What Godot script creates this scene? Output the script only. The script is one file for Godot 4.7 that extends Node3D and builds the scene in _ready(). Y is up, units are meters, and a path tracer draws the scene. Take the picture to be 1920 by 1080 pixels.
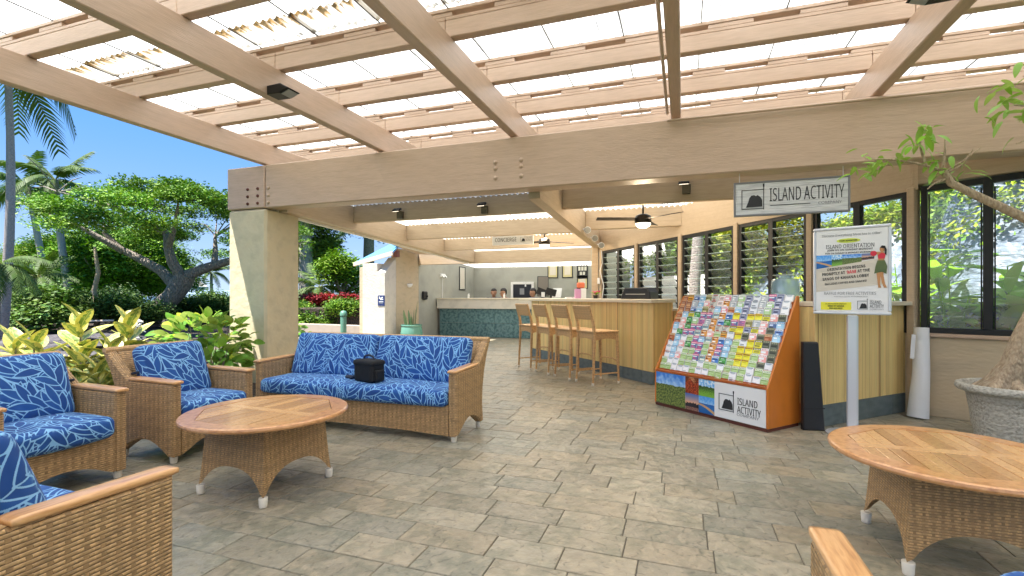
extends Node3D

# ---------- mesh builder ----------
class MB:
	var v := PackedVector3Array()
	var n := PackedVector3Array()
	var t := PackedVector2Array()
	var c := PackedColorArray()
	var i := PackedInt32Array()
	var col := Color.WHITE
	var xf := Transform3D.IDENTITY
	func vert(p: Vector3, nn: Vector3, uv: Vector2) -> int:
		v.push_back(xf * p)
		n.push_back((xf.basis * nn).normalized())
		t.push_back(uv)
		c.push_back(col)
		return v.size() - 1
	func tri_i(a: int, b: int, d: int) -> void:
		i.push_back(a)
		i.push_back(d)
		i.push_back(b)
	# corners counter-clockwise seen from outside
	func tri(a: Vector3, b: Vector3, d: Vector3) -> void:
		var nn := (b - a).cross(d - a).normalized()
		var ax := nn.abs()
		var q := func(p: Vector3) -> Vector2:
			if ax.y > ax.x and ax.y > ax.z:
				return Vector2(p.x, p.z)
			return Vector2(p.z, p.y) if ax.x > ax.z else Vector2(p.x, p.y)
		var k := vert(a, nn, q.call(a))
		vert(b, nn, q.call(b))
		vert(d, nn, q.call(d))
		tri_i(k, k + 1, k + 2)
	func quad(a: Vector3, b: Vector3, d: Vector3, e: Vector3) -> void:
		var nn := (b - a).cross(d - a)
		if nn.length_squared() < 1e-14:
			nn = (d - a).cross(e - a)
		nn = nn.normalized()
		var m := nn.abs()
		var pts := [a, b, d, e]
		var k := v.size()
		for p in pts:
			var uv := Vector2(p.x, p.y)
			if m.y > m.x and m.y > m.z:
				uv = Vector2(p.x, p.z)
			elif m.x > m.z:
				uv = Vector2(p.z, p.y)
			vert(p, nn, uv)
		tri_i(k, k + 1, k + 2)
		tri_i(k, k + 2, k + 3)
	func quadset(a: Vector3, b: Vector3, d: Vector3, e: Vector3) -> MB:
		if (b - a).cross(d - a).y < 0.0:
			quad(a, e, d, b)
		else:
			quad(a, b, d, e)
		return self
	func quad_uv(a: Vector3, b: Vector3, d: Vector3, e: Vector3) -> void:
		var nn := (b - a).cross(d - a).normalized()
		var k := vert(a, nn, Vector2(0, 1))
		vert(b, nn, Vector2(1, 1))
		vert(d, nn, Vector2(1, 0))
		vert(e, nn, Vector2(0, 0))
		tri_i(k, k + 1, k + 2)
		tri_i(k, k + 2, k + 3)
	func box(at: Vector3, size: Vector3, bevel := 0.0, basis := Basis.IDENTITY) -> MB:
		var old := xf
		xf = xf * Transform3D(basis, at)
		var h := size * 0.5
		var r := minf(bevel, minf(h.x, minf(h.y, h.z)) * 0.9)
		if r <= 0.0:
			for ax in 3:
				for s in [-1.0, 1.0]:
					_face(ax, s, h, 0.0)
		else:
			for ax in 3:
				for s in [-1.0, 1.0]:
					_face(ax, s, h, r)
			for ax in 3:
				var b1 := (ax + 1) % 3
				var b2 := (ax + 2) % 3
				for s1 in [-1.0, 1.0]:
					for s2 in [-1.0, 1.0]:
						var p := Vector3()
						p[b1] = s1 * h[b1]
						p[b2] = s2 * (h[b2] - r)
						var q := Vector3()
						q[b1] = s1 * (h[b1] - r)
						q[b2] = s2 * h[b2]
						var e := Vector3()
						e[ax] = h[ax] - r
						var o := Vector3()
						o[b1] = s1
						o[b2] = s2
						if (q - p).cross(e).dot(o) > 0.0:
							quad(p - e, q - e, q + e, p + e)
						else:
							quad(q - e, p - e, p + e, q + e)
			for sx in [-1.0, 1.0]:
				for sy in [-1.0, 1.0]:
					for sz in [-1.0, 1.0]:
						var a := Vector3(sx * h.x, sy * (h.y - r), sz * (h.z - r))
						var b := Vector3(sx * (h.x - r), sy * h.y, sz * (h.z - r))
						var d := Vector3(sx * (h.x - r), sy * (h.y - r), sz * h.z)
						if sx * sy * sz > 0:
							tri(a, b, d)
						else:
							tri(a, d, b)
		xf = old
		return self
	func _face(ax: int, s: float, h: Vector3, r: float) -> void:
		var b1 := (ax + 1) % 3
		var b2 := (ax + 2) % 3
		var o := Vector3()
		o[ax] = s * h[ax]
		var p := Vector3()
		p[b1] = h[b1] - r
		var q := Vector3()
		q[b2] = h[b2] - r
		if s > 0:
			quad(o - p - q, o + p - q, o + p + q, o - p + q)
		else:
			quad(o - q - p, o + q - p, o + q + p, o - q + p)
	func span(lo: Vector3, hi: Vector3, bevel := 0.0) -> MB:
		return box((lo + hi) * 0.5, (hi - lo).abs(), bevel)
	# a bar between two points, w across, h up
	func bar(a: Vector3, b: Vector3, w: float, h: float, bevel := 0.0) -> MB:
		var d := b - a
		var z := d.normalized()
		var up := Vector3.UP if absf(z.y) < 0.95 else Vector3.RIGHT
		var x := up.cross(z).normalized()
		var y := z.cross(x)
		return box((a + b) * 0.5, Vector3(w, h, d.length()), bevel, Basis(x, y, z))
	func tube(pts: Array, radii: Array, sides := 8, caps := true) -> MB:
		var m := pts.size()
		var fx := Vector3.RIGHT
		var k0 := v.size()
		var along := 0.0
		for j in m:
			var dir: Vector3 = (pts[mini(j + 1, m - 1)] - pts[maxi(j - 1, 0)]).normalized()
			if j == 0:
				fx = dir.cross(Vector3.UP if absf(dir.y) < 0.9 else Vector3.RIGHT).normalized()
			fx = (fx - dir * fx.dot(dir)).normalized()
			var fy := dir.cross(fx)
			if j > 0:
				along += (pts[j] - pts[j - 1]).length()
			for s in sides + 1:
				var a := TAU * s / sides
				var o := fx * cos(a) + fy * sin(a)
				vert(pts[j] + o * radii[j], o, Vector2(float(s) / sides * TAU * radii[0], along))
		for j in m - 1:
			for s in sides:
				var a := k0 + j * (sides + 1) + s
				var b := a + sides + 1
				tri_i(a, a + 1, b + 1)
				tri_i(a, b + 1, b)
		if caps:
			for e in [0, m - 1]:
				var dir: Vector3 = (pts[0] - pts[1]).normalized() if e == 0 else (pts[m - 1] - pts[m - 2]).normalized()
				var k := v.size()
				for s in sides:
					var src := xf.affine_inverse() * v[k0 + e * (sides + 1) + s]
					vert(src, dir, Vector2(src.x, src.z))
				for s in range(1, sides - 1):
					if e == 0:
						tri_i(k, k + s + 1, k + s)
					else:
						tri_i(k, k + s, k + s + 1)
		return self
	# profile: Vector2(radius, height) from bottom to top
	func lathe(profile: Array, seg := 24, at := Vector3.ZERO) -> MB:
		var along := 0.0
		for j in profile.size() - 1:
			var p: Vector2 = profile[j]
			var q: Vector2 = profile[j + 1]
			var d := (q - p).normalized()
			var k := v.size()
			for s in seg + 1:
				var a := TAU * s / seg
				var rad := Vector3(cos(a), 0, -sin(a))
				var na := _pn(profile, j)
				var nb := _pn(profile, j + 1)
				var dn := Vector2(d.y, -d.x)
				if na.dot(dn) < 0.8:
					na = dn
				if nb.dot(dn) < 0.8:
					nb = dn
				vert(at + rad * p.x + Vector3.UP * p.y, rad * na.x + Vector3.UP * na.y, Vector2(a * maxf(p.x, q.x), along))
				vert(at + rad * q.x + Vector3.UP * q.y, rad * nb.x + Vector3.UP * nb.y, Vector2(a * maxf(p.x, q.x), along + (q - p).length()))
			along += (q - p).length()
			for s in seg:
				var a := k + s * 2
				tri_i(a, a + 2, a + 3)
				tri_i(a, a + 3, a + 1)
		return self
	func _pn(profile: Array, j: int) -> Vector2:
		var d: Vector2 = (profile[mini(j + 1, profile.size() - 1)] - profile[maxi(j - 1, 0)]).normalized()
		return Vector2(d.y, -d.x)
	# outline (counter-clockwise in xy) pushed along z from -d/2 to d/2
	func prism(poly: PackedVector2Array, depth: float, bevel := 0.0) -> MB:
		if Geometry2D.is_polygon_clockwise(poly):
			poly = poly.duplicate()
			poly.reverse()
		# Geometry2D calls a y-down clockwise outline clockwise; make sure of counter-clockwise in y-up
		var area := 0.0
		for j in poly.size():
			area += poly[j].cross(poly[(j + 1) % poly.size()])
		if area < 0:
			poly = poly.duplicate()
			poly.reverse()
		var inner := poly
		var h := depth * 0.5
		if bevel > 0.0:
			inner = PackedVector2Array()
			var m := poly.size()
			for j in m:
				var p := poly[j]
				var e1 := (p - poly[(j + m - 1) % m]).normalized()
				var e2 := (poly[(j + 1) % m] - p).normalized()
				var n1 := Vector2(-e1.y, e1.x)
				var n2 := Vector2(-e2.y, e2.x)
				var b := (n1 + n2)
				b = b.normalized() / maxf(0.4, sqrt((1.0 + n1.dot(n2)) * 0.5)) if b.length() > 0.01 else n1
				inner.push_back(p + b * bevel)
		var tris := Geometry2D.triangulate_polygon(inner)
		if tris.is_empty():
			inner = poly
			bevel = 0.0
			tris = Geometry2D.triangulate_polygon(inner)
		for j in range(0, tris.size(), 3):
			var a := inner[tris[j]]
			var b := inner[tris[j + 1]]
			var d := inner[tris[j + 2]]
			if (b - a).cross(d - a) < 0:
				var w := b
				b = d
				d = w
			tri(Vector3(a.x, a.y, h), Vector3(b.x, b.y, h), Vector3(d.x, d.y, h))
			tri(Vector3(a.x, a.y, -h), Vector3(d.x, d.y, -h), Vector3(b.x, b.y, -h))
		for j in poly.size():
			var k := (j + 1) % poly.size()
			var a := poly[j]
			var b := poly[k]
			quad(Vector3(a.x, a.y, h - bevel), Vector3(a.x, a.y, -h + bevel), Vector3(b.x, b.y, -h + bevel), Vector3(b.x, b.y, h - bevel))
			if bevel > 0.0:
				var c1 := inner[j]
				var d1 := inner[k]
				quad(Vector3(a.x, a.y, h - bevel), Vector3(b.x, b.y, h - bevel), Vector3(d1.x, d1.y, h), Vector3(c1.x, c1.y, h))
				quad(Vector3(b.x, b.y, -h + bevel), Vector3(a.x, a.y, -h + bevel), Vector3(c1.x, c1.y, -h), Vector3(d1.x, d1.y, -h))
		return self
	# smooth surface over (u, v) in 0..1; f(u, v) gives a point; the outside is along df/du x df/dv
	func grid(nu: int, nv: int, f: Callable, uvs := Vector2.ONE) -> MB:
		var k := v.size()
		for a in nu + 1:
			for b in nv + 1:
				var u := float(a) / nu
				var w := float(b) / nv
				var p: Vector3 = f.call(u, w)
				var e := 0.004
				var pu: Vector3 = f.call(minf(u + e, 1.0), w) - f.call(maxf(u - e, 0.0), w)
				var pv: Vector3 = f.call(u, minf(w + e, 1.0)) - f.call(u, maxf(w - e, 0.0))
				var nn := pu.cross(pv)
				vert(p, nn.normalized() if nn.length_squared() > 1e-16 else Vector3.UP, Vector2(u * uvs.x, w * uvs.y))
		for a in nu:
			for b in nv:
				var q := k + a * (nv + 1) + b
				tri_i(q, q + nv + 1, q + nv + 2)
				tri_i(q, q + nv + 2, q + 1)
		return self
	func ball(at: Vector3, r: Vector3, seg := 12, rings := 8) -> MB:
		return grid(seg, rings, func(u: float, w: float) -> Vector3:
			var a := u * TAU
			var b := (w - 0.5) * PI
			return at + Vector3(cos(a) * cos(b) * r.x, sin(b) * r.y, -sin(a) * cos(b) * r.z))
	# a padded rounded block
	func cushion(size: Vector3, r: float, puff: float, bow := 0.0, cells := 12) -> MB:
		var h := size * 0.5
		for ax in 3:
			for s in [-1.0, 1.0]:
				var b1 := (ax + 1) % 3
				var b2 := (ax + 2) % 3
				var k := v.size()
				for a in cells + 1:
					for b in cells + 1:
						var p := Vector3()
						p[ax] = s * h[ax]
						p[b1] = _ease(2.0 * a / cells - 1.0) * h[b1]
						p[b2] = _ease(2.0 * b / cells - 1.0) * h[b2]
						var inn := p.clamp(-h + Vector3.ONE * r, h - Vector3.ONE * r)
						var o := (p - inn).normalized()
						var q := inn + o * r
						var fx := 1.0 - pow(q.x / h.x, 2.0)
						var fz := 1.0 - pow(q.z / h.z, 2.0)
						var side := q.y / h.y
						q.y += puff * side * fx * fz
						if q.z > 0.0:
							q.z += bow * fx * q.z / h.z
						o.x += puff * 2.0 * q.x / (h.x * h.x) * fz * signf(side) * absf(o.y)
						o.z += puff * 2.0 * q.z / (h.z * h.z) * fx * signf(side) * absf(o.y)
						vert(q, o.normalized(), Vector2(p[b1], p[b2]))
				for a in cells:
					for b in cells:
						var q := k + a * (cells + 1) + b
						if s > 0:
							tri_i(q, q + cells + 1, q + cells + 2)
							tri_i(q, q + cells + 2, q + 1)
						else:
							tri_i(q, q + cells + 2, q + cells + 1)
							tri_i(q, q + 1, q + cells + 2)
		return self
	func _ease(x: float) -> float:
		return signf(x) * (1.0 - pow(1.0 - absf(x), 1.6))
	func done() -> ArrayMesh:
		var m := ArrayMesh.new()
		var a := []
		a.resize(Mesh.ARRAY_MAX)
		a[Mesh.ARRAY_VERTEX] = v
		a[Mesh.ARRAY_NORMAL] = n
		a[Mesh.ARRAY_TEX_UV] = t
		a[Mesh.ARRAY_COLOR] = c
		a[Mesh.ARRAY_INDEX] = i
		m.add_surface_from_arrays(Mesh.PRIMITIVE_TRIANGLES, a)
		return m

var used := {}
var M := {}
var rng := RandomNumberGenerator.new()

func rf(a: float, b: float) -> float:
	return rng.randf_range(a, b)

func V(x: float, y: float, z: float) -> Vector3:
	return Vector3(x, y, z)

func numbered(called: String) -> String:
	var k: int = used.get(called, 0)
	used[called] = k + 1
	return called if k == 0 else "%s_%03d" % [called, k]

func tag(o: Node3D, label: String, category: String, group := "") -> Node3D:
	o.set_meta("label", label)
	o.set_meta("category", category)
	if group:
		o.set_meta("group", group)
	return o

func thing(called: String, label: String, category: String, at := Vector3.ZERO, turn := 0.0, group := "") -> Node3D:
	var o := Node3D.new()
	o.name = numbered(called)
	add_child(o)
	o.position = at
	o.rotation.y = deg_to_rad(turn)
	tag(o, label, category, group)
	return o

func dup(src: Node3D, label: String, at: Vector3, turn: float) -> Node3D:
	var base := str(src.name)
	var o: Node3D = src.duplicate()
	o.name = numbered(base)
	add_child(o)
	o.position = at
	o.rotation.y = deg_to_rad(turn)
	o.set_meta("label", label)
	return o

func part(parent: Node, called: String, mesh, m: Material, xf := Transform3D.IDENTITY) -> MeshInstance3D:
	var o := MeshInstance3D.new()
	o.name = called
	o.mesh = mesh.done() if mesh is MB else mesh
	o.material_override = m
	o.transform = xf
	parent.add_child(o, true)
	return o

func struct(called: String, mesh, m: Material, xf := Transform3D.IDENTITY) -> MeshInstance3D:
	var o := part(self, numbered(called), mesh, m, xf)
	o.set_meta("kind", "structure")
	return o

func solo(called: String, label: String, category: String, mesh, m: Material, xf := Transform3D.IDENTITY, group := "") -> MeshInstance3D:
	var o := part(self, numbered(called), mesh, m, xf)
	tag(o, label, category, group)
	return o

func stuff(o: Node3D) -> Node3D:
	o.set_meta("kind", "stuff")
	return o

func multi(parent: Node, called: String, mesh, m: Material, xfs: Array, cols := []) -> MultiMeshInstance3D:
	var mm := MultiMesh.new()
	mm.transform_format = MultiMesh.TRANSFORM_3D
	mm.use_colors = cols.size() > 0
	mm.mesh = mesh.done() if mesh is MB else mesh
	mm.instance_count = xfs.size()
	for k in xfs.size():
		mm.set_instance_transform(k, xfs[k])
		if cols.size():
			mm.set_instance_color(k, cols[k])
	var o := MultiMeshInstance3D.new()
	o.name = called
	o.multimesh = mm
	o.material_override = m
	o.set_meta("kind", "stuff")
	parent.add_child(o, true)
	return o

func at(p: Vector3, turn := 0.0) -> Transform3D:
	return Transform3D(Basis(Vector3.UP, deg_to_rad(turn)), p)

func lettering(parent: Node, words: String, height: float, width: float, m: Material, xf: Transform3D, bold := true, face := "Droid Sans") -> MeshInstance3D:
	var tm := TextMesh.new()
	var f := SystemFont.new()
	f.font_names = PackedStringArray([face])
	if bold:
		f.font_weight = 700
	tm.font = f
	tm.font_size = 48
	tm.pixel_size = 0.01
	tm.depth = 0.02
	tm.curve_step = 4.0
	tm.text = words
	var box := tm.get_aabb()
	var o := MeshInstance3D.new()
	o.name = "lettering"
	o.mesh = tm
	o.material_override = m
	var sy := height / maxf(box.size.y, 0.001)
	var sx := sy if width <= 0.0 else width / maxf(box.size.x, 0.001)
	var mid := box.get_center()
	o.transform = xf * Transform3D(Basis.from_scale(V(sx, sy, 0.08)), V(-mid.x * sx, -mid.y * sy, 0))
	parent.add_child(o, true)
	return o

# ---------- materials ----------
func mat(called: String, linear: Color, rough := 0.8, metal := 0.0) -> StandardMaterial3D:
	var m := StandardMaterial3D.new()
	m.resource_name = called
	m.albedo_color = linear.linear_to_srgb()
	m.roughness = rough
	m.metallic = metal
	M[called] = m
	return m

func C(r: float, g: float, b: float) -> Color:
	return Color(r, g, b)

func noise(s: int, freq: float, oct := 4) -> FastNoiseLite:
	var f := FastNoiseLite.new()
	f.seed = s
	f.frequency = freq
	f.noise_type = FastNoiseLite.TYPE_SIMPLEX_SMOOTH
	f.fractal_octaves = oct
	return f

func ntex(s: int, freq: float, cols: Array, size := 512, oct := 5, offs := []) -> NoiseTexture2D:
	var t := NoiseTexture2D.new()
	t.width = size
	t.height = size
	t.seamless = true
	t.noise = noise(s, freq, oct)
	if cols.size():
		var g := Gradient.new()
		g.offsets = PackedFloat32Array(offs) if offs.size() else PackedFloat32Array(range(cols.size()).map(func(k): return float(k) / (cols.size() - 1)))
		g.colors = PackedColorArray(cols.map(func(q): return (q as Color).linear_to_srgb()))
		t.color_ramp = g
	return t

func tri_tex(m: StandardMaterial3D, tex: Texture2D, scale: Vector3, world := true, bump: Texture2D = null, depth := 0.5) -> StandardMaterial3D:
	m.albedo_texture = tex
	m.uv1_triplanar = true
	m.uv1_world_triplanar = world
	m.uv1_triplanar_sharpness = 4.0
	m.uv1_scale = scale
	if bump:
		m.heightmap_enabled = true
		m.heightmap_texture = bump
		m.heightmap_scale = depth
	return m

func uv_tex(m: StandardMaterial3D, tex: Texture2D, scale: Vector2, bump: Texture2D = null, depth := 0.5) -> StandardMaterial3D:
	m.albedo_texture = tex
	m.uv1_scale = V(scale.x, scale.y, 1)
	if bump:
		m.heightmap_enabled = true
		m.heightmap_texture = bump
		m.heightmap_scale = depth
	return m

func img_tex(im: Image) -> ImageTexture:
	return ImageTexture.create_from_image(im)

func vary(m: StandardMaterial3D, k: float, warm := 0.0) -> StandardMaterial3D:
	var o: StandardMaterial3D = m.duplicate()
	var l := m.albedo_color.srgb_to_linear()
	o.albedo_color = C(l.r * k * (1 + warm), l.g * k, l.b * k * (1 - warm)).linear_to_srgb()
	return o

# ---------- computed textures ----------
func fabric_image() -> Image:
	var S := 768
	var d := PackedByteArray()
	d.resize(S * S * 3)
	for k in S * S:
		d[k * 3] = 128
		d[k * 3 + 1] = 180
		d[k * 3 + 2] = 222
	var r := RandomNumberGenerator.new()
	r.seed = 11
	var leaves := []
	var cells := 10
	for a in cells:
		for b in cells:
			var base := Vector2((a + 0.5 * (b % 2) + r.randf_range(0.1, 0.5)) * S / cells, (b + r.randf_range(0.1, 0.5)) * S / cells)
			var ang := r.randf_range(0, TAU) if r.randf() < 0.3 else -PI / 2 + r.randf_range(-0.9, 0.9)
			var bend := r.randf_range(-0.12, 0.12)
			var p := base
			for k in 5:
				p += Vector2.from_angle(ang) * 36.0
				ang += bend
				for s in [-1.0, 1.0]:
					if k < 4:
						leaves.append([p, ang + s * r.randf_range(0.45, 0.7), r.randf_range(120, 170) * (1.0 - 0.06 * k), r.randf_range(20, 26), s * r.randf_range(0.1, 0.3), r.randf()])
			leaves.append([p, ang, 150.0, 22.0, bend, r.randf()])
	for lf in leaves:
		var p0: Vector2 = lf[0]
		var ax := Vector2.from_angle(lf[1])
		var L: float = lf[2]
		var W: float = lf[3]
		var bend: float = lf[4]
		var tint: float = lf[5]
		var mid := p0 + ax * L * 0.5
		var ex := absf(ax.x) * L * 0.5 + absf(ax.y) * (W + absf(bend) * L * 0.3) + 8
		var ey := absf(ax.y) * L * 0.5 + absf(ax.x) * (W + absf(bend) * L * 0.3) + 8
		for y in range(int(mid.y - ey), int(mid.y + ey) + 1):
			for x in range(int(mid.x - ex), int(mid.x + ex) + 1):
				var q := Vector2(x, y) - p0
				var u := q.dot(ax) / L
				if u < -0.04 or u > 1.04:
					continue
				var w := -q.x * ax.y + q.y * ax.x - bend * L * u * u + bend * L * u
				var half := W * pow(sin(clampf(u, 0.0, 1.0) * PI), 0.75)
				var k := (posmod(y, S) * S + posmod(x, S)) * 3
				var aw := absf(w)
				if aw < half - 3.1 and u > 0.03 and u < 0.98:
					d[k] = int(20 + 10 * tint)
					d[k + 1] = int(68 + 18 * tint)
					d[k + 2] = int(136 + 22 * tint)
				elif aw < half + 2.6:
					d[k] = 134
					d[k + 1] = 186
					d[k + 2] = 226
	return Image.create_from_data(S, S, false, Image.FORMAT_RGB8, d)

func wicker_images() -> Array:
	var S := 256
	var im := Image.create(S, S, false, Image.FORMAT_RGB8)
	var hm := Image.create(S, S, false, Image.FORMAT_RGB8)
	var r := RandomNumberGenerator.new()
	r.seed = 5
	var tone := []
	for k in 64:
		tone.append(r.randf_range(0.78, 1.18))
	for y in S:
		var row := y * 10 / S
		var v := fposmod(y * 10.0 / S, 1.0) * 2.0 - 1.0
		for x in S:
			var cx := x * 4.0 / S + 0.05 * sin(row * 2.1 + y * 0.02)
			var wave := 0.5 + 0.5 * cos(PI * (cx + row))
			var prof := sqrt(maxf(0.0, 1.0 - v * v))
			# an upright stake passes over where the strand goes under
			var sd := fposmod(cx + row + 1.0, 2.0) - 1.0
			var over := absf(sd) < 0.17
			var f: float = tone[(row * 4 + (int(cx + 0.5) + 4) % 4) % 64]
			var grain := 1.0 + 0.06 * sin(y * 1.9 + row) + 0.03 * sin(x * 0.35 + row * 3.0)
			var c := C(0.55 * f, 0.335 * f, 0.148 * f) * grain * (0.72 + 0.28 * smoothstep(0.0, 0.6, wave))
			var h := prof * (0.45 + 0.55 * smoothstep(0.05, 0.5, wave))
			if over:
				h = 0.55 + 0.3 * sqrt(maxf(0.0, 1.0 - pow(sd / 0.17, 2.0)))
				c = C(0.34, 0.20, 0.085) * (2.0 - f)
			elif prof < 0.46:
				c = C(0.085, 0.046, 0.018)
				h = 0.0
			im.set_pixel(x, y, Color(c.r, c.g, c.b).linear_to_srgb())
			hm.set_pixel(x, y, Color(h, h, h))
	return [img_tex(im), img_tex(hm)]

func slate_image() -> Image:
	var S := 640
	var a := noise(3, 0.006, 5).get_seamless_image(S, S)
	var b := noise(4, 0.02, 5).get_seamless_image(S, S)
	var e := noise(9, 0.012, 4)
	e.fractal_type = FastNoiseLite.FRACTAL_RIDGED
	var c := e.get_seamless_image(S, S)
	var im := Image.create(S, S, false, Image.FORMAT_RGB8)
	for y in S:
		for x in S:
			var p := a.get_pixel(x, y).r
			var q := b.get_pixel(x, y).r
			var w := c.get_pixel(x, y).r
			var k := C(0.31, 0.275, 0.205).lerp(C(0.24, 0.225, 0.165), smoothstep(0.35, 0.7, p))
			k = k.lerp(C(0.33, 0.28, 0.20), smoothstep(0.55, 0.85, q) * 0.6)
			k = k.lerp(C(0.12, 0.11, 0.085), smoothstep(0.70, 0.95, w) * 0.7)
			k = k * (0.86 + 0.28 * q)
			im.set_pixel(x, y, k.linear_to_srgb())
	return im

func variegated_image() -> Image:
	var im := Image.create(96, 192, false, Image.FORMAT_RGB8)
	var f := noise(21, 0.03, 3)
	var g := noise(22, 0.06, 3)
	for y in 192:
		for x in 96:
			var u := absf(x / 47.5 - 1.0)
			var edge := u + f.get_noise_2d(x * 1.0, y * 0.7) * 0.55
			var c := C(0.17, 0.27, 0.05)
			if g.get_noise_2d(x, y) > 0.15:
				c = C(0.25, 0.34, 0.10)
			if edge > 0.45:
				c = C(0.66, 0.60, 0.11).lerp(C(0.74, 0.69, 0.26), clampf(g.get_noise_2d(y, x) + 0.4, 0, 1))
			if u < 0.05:
				c = C(0.55, 0.55, 0.2)
			im.set_pixel(x, y, c.linear_to_srgb())
	return im

func brochure_images() -> Array:
	var out := []
	var sets := [
		["9c5a34", "e0b080", "5a2c18"], ["b5602c", "f0d0a0", "40281a"], ["3a5f9a", "d8e4f4", "1a2c50"], ["8fc4e0", "ffffff", "3a78a8"], ["8a8648", "e8e0b0", "3c3a20"], ["d8d4c8", "6a6a66", "b04838"],
		["e88a96", "ffffff", "b03048"], ["b8c0c4", "48525a", "f4f4f0"], ["a8d088", "ffffff", "3c7038"], ["9098b4", "e8e8f0", "404868"], ["f0dcd4", "a06858", "ffffff"], ["e09a3a", "ffffff", "804410"],
		["c878a0", "5a4a90", "ffffff"], ["4a84c8", "ffffff", "1c3c78"], ["a8d8f0", "4880b0", "ffffff"], ["e8e030", "505020", "ffffff"], ["f0e820", "d0a010", "604808"], ["3a9a38", "ffffff", "184818"],
		["e8a020", "5a3808", "ffe8a0"], ["e8ecf0", "98a4b0", "586470"], ["f4f4f4", "c0ccd4", "8898a8"], ["a8c878", "f4f8e8", "6a8a48"], ["5a6048", "a8a888", "2c3020"], ["f0a8a0", "ffffff", "c05048"],
		["5870a0", "f05880", "f8f8f8"], ["80a8b0", "f0f0e0", "d86848"]]
	var r := RandomNumberGenerator.new()
	r.seed = 77
	for s in sets:
		var c1 := Color(s[0])
		var c2 := Color(s[1])
		var c3 := Color(s[2])
		var im := Image.create(48, 96, false, Image.FORMAT_RGB8)
		im.fill(c1)
		im.fill_rect(Rect2i(0, 0, 48, 2), c2)
		var y := 5
		var kind := r.randi() % 3
		if kind == 0:
			im.fill_rect(Rect2i(0, 4, 48, 11), c2)
			for w in 4:
				im.fill_rect(Rect2i(5 + w * 10, 7, 7, 5), c3)
			y = 19
		elif kind == 1:
			for w in 3:
				im.fill_rect(Rect2i(6 + w * 13, 5, 10, 7), c2)
			im.fill_rect(Rect2i(8, 15, 32, 2), c3)
			y = 20
		else:
			im.fill_rect(Rect2i(6, 4, 36, 6), c3)
			im.fill_rect(Rect2i(12, 12, 24, 3), c2)
			y = 18
		while y < 90:
			var h := r.randi_range(4, 14)
			im.fill_rect(Rect2i(r.randi_range(2, 8), y, r.randi_range(14, 36), h), [c2, c3, c1.darkened(0.25), c1.lightened(0.3)][r.randi() % 4])
			y += h + 4
		out.append(img_tex(im))
	return out

# prints on the front of the rack and on the poster: 0 fields and sky, 1 red cloth, 2 golf green, 3 sunset, 4 bay
func photo_image(kind: int) -> ImageTexture:
	var W := 160
	var H := 120
	var im := Image.create(W, H, false, Image.FORMAT_RGB8)
	var f := noise(50 + kind, 0.035, 5)
	var g := noise(60 + kind, 0.1, 4)
	for y in H:
		for x in W:
			var v := float(y) / H
			var u := float(x) / W
			var n1 := f.get_noise_2d(x, y)
			var n2 := g.get_noise_2d(x, y)
			var c: Color
			match kind:
				0:
					c = Color("3f7fd8").lerp(Color("a8cdf5"), clampf(v * 2.6 + n1 * 0.9, 0, 1))
					if v > 0.36 + n1 * 0.03:
						c = Color("3d5228").lerp(Color("86924a"), clampf(0.5 + n2 * 1.4 + (v - 0.5) * 0.4, 0, 1))
				1:
					c = Color("b8401c").lerp(Color("5a120c"), clampf(0.5 + sin(u * 24.0 + n1 * 6.0) * 0.5, 0, 1))
					c = c.lerp(Color("e08a50"), clampf(n2 * 1.6, 0, 1))
					if v < 0.22 + 0.12 * cos(u * 9.0):
						c = Color("d89868").lerp(Color("6a3018"), clampf(absf(u - 0.5) * 3.0 + n2, 0, 1))
				2:
					c = Color("6fb2ea").lerp(Color("e4f0fa"), clampf(0.4 + n1 * 1.6, 0, 1))
					if v > 0.4 + n1 * 0.06:
						c = Color("2c4a22").lerp(Color("7fb23e"), clampf((v - 0.4) * 2.4 + n2 * 0.8, 0, 1))
				3:
					c = Color("4c6cb0").lerp(Color("f4b48a"), clampf(v * 1.7, 0, 1))
					if v > 0.55 + n1 * 0.12 and v < 0.8:
						c = Color("2a2630")
					elif v >= 0.8:
						c = Color("503a48").lerp(Color("c8906a"), clampf(0.4 + n2, 0, 1))
				_:
					c = Color("4f9be8").lerp(Color("b8dcf8"), clampf(v * 1.5 + n1 * 0.6, 0, 1))
					if v > 0.42:
						c = Color("1d5cae").lerp(Color("2f8ed0"), clampf((v - 0.42) * 2.0 + n2 * 0.5, 0, 1))
					if absf(v - (0.5 + 0.5 * pow(u, 1.6) * 0.8)) < 0.05 + 0.04 * u:
						c = Color("c8a070")
					elif v > 0.56 + 0.4 * pow(u, 1.6):
						c = Color("2f8ad8").lerp(Color("205a9c"), v)
			im.set_pixel(x, y, c)
	return img_tex(im)

func paint_image() -> Image:
	# old paint on timber: brush marks, drying cracks and patches, running along u
	var S := 512
	var a := noise(33, 0.02, 5).get_seamless_image(S, S)
	var b := noise(34, 0.006, 3).get_seamless_image(S, S)
	var e := noise(35, 0.009, 3)
	e.fractal_type = FastNoiseLite.FRACTAL_RIDGED
	var c := e.get_seamless_image(S, S)
	var im := Image.create(S, S, false, Image.FORMAT_RGB8)
	for y in S:
		for x in S:
			var p := a.get_pixel(x, y).r
			var q := b.get_pixel(x, y).r
			var w := c.get_pixel(x, y).r
			var k := 0.80 + 0.14 * p + 0.12 * q
			k *= 1.0 - 0.35 * smoothstep(0.93, 0.99, w) * smoothstep(0.45, 0.7, q)
			im.set_pixel(x, y, C(k, k * (0.985 + 0.015 * q), k * (0.96 + 0.04 * q)).linear_to_srgb())
	return im

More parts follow.
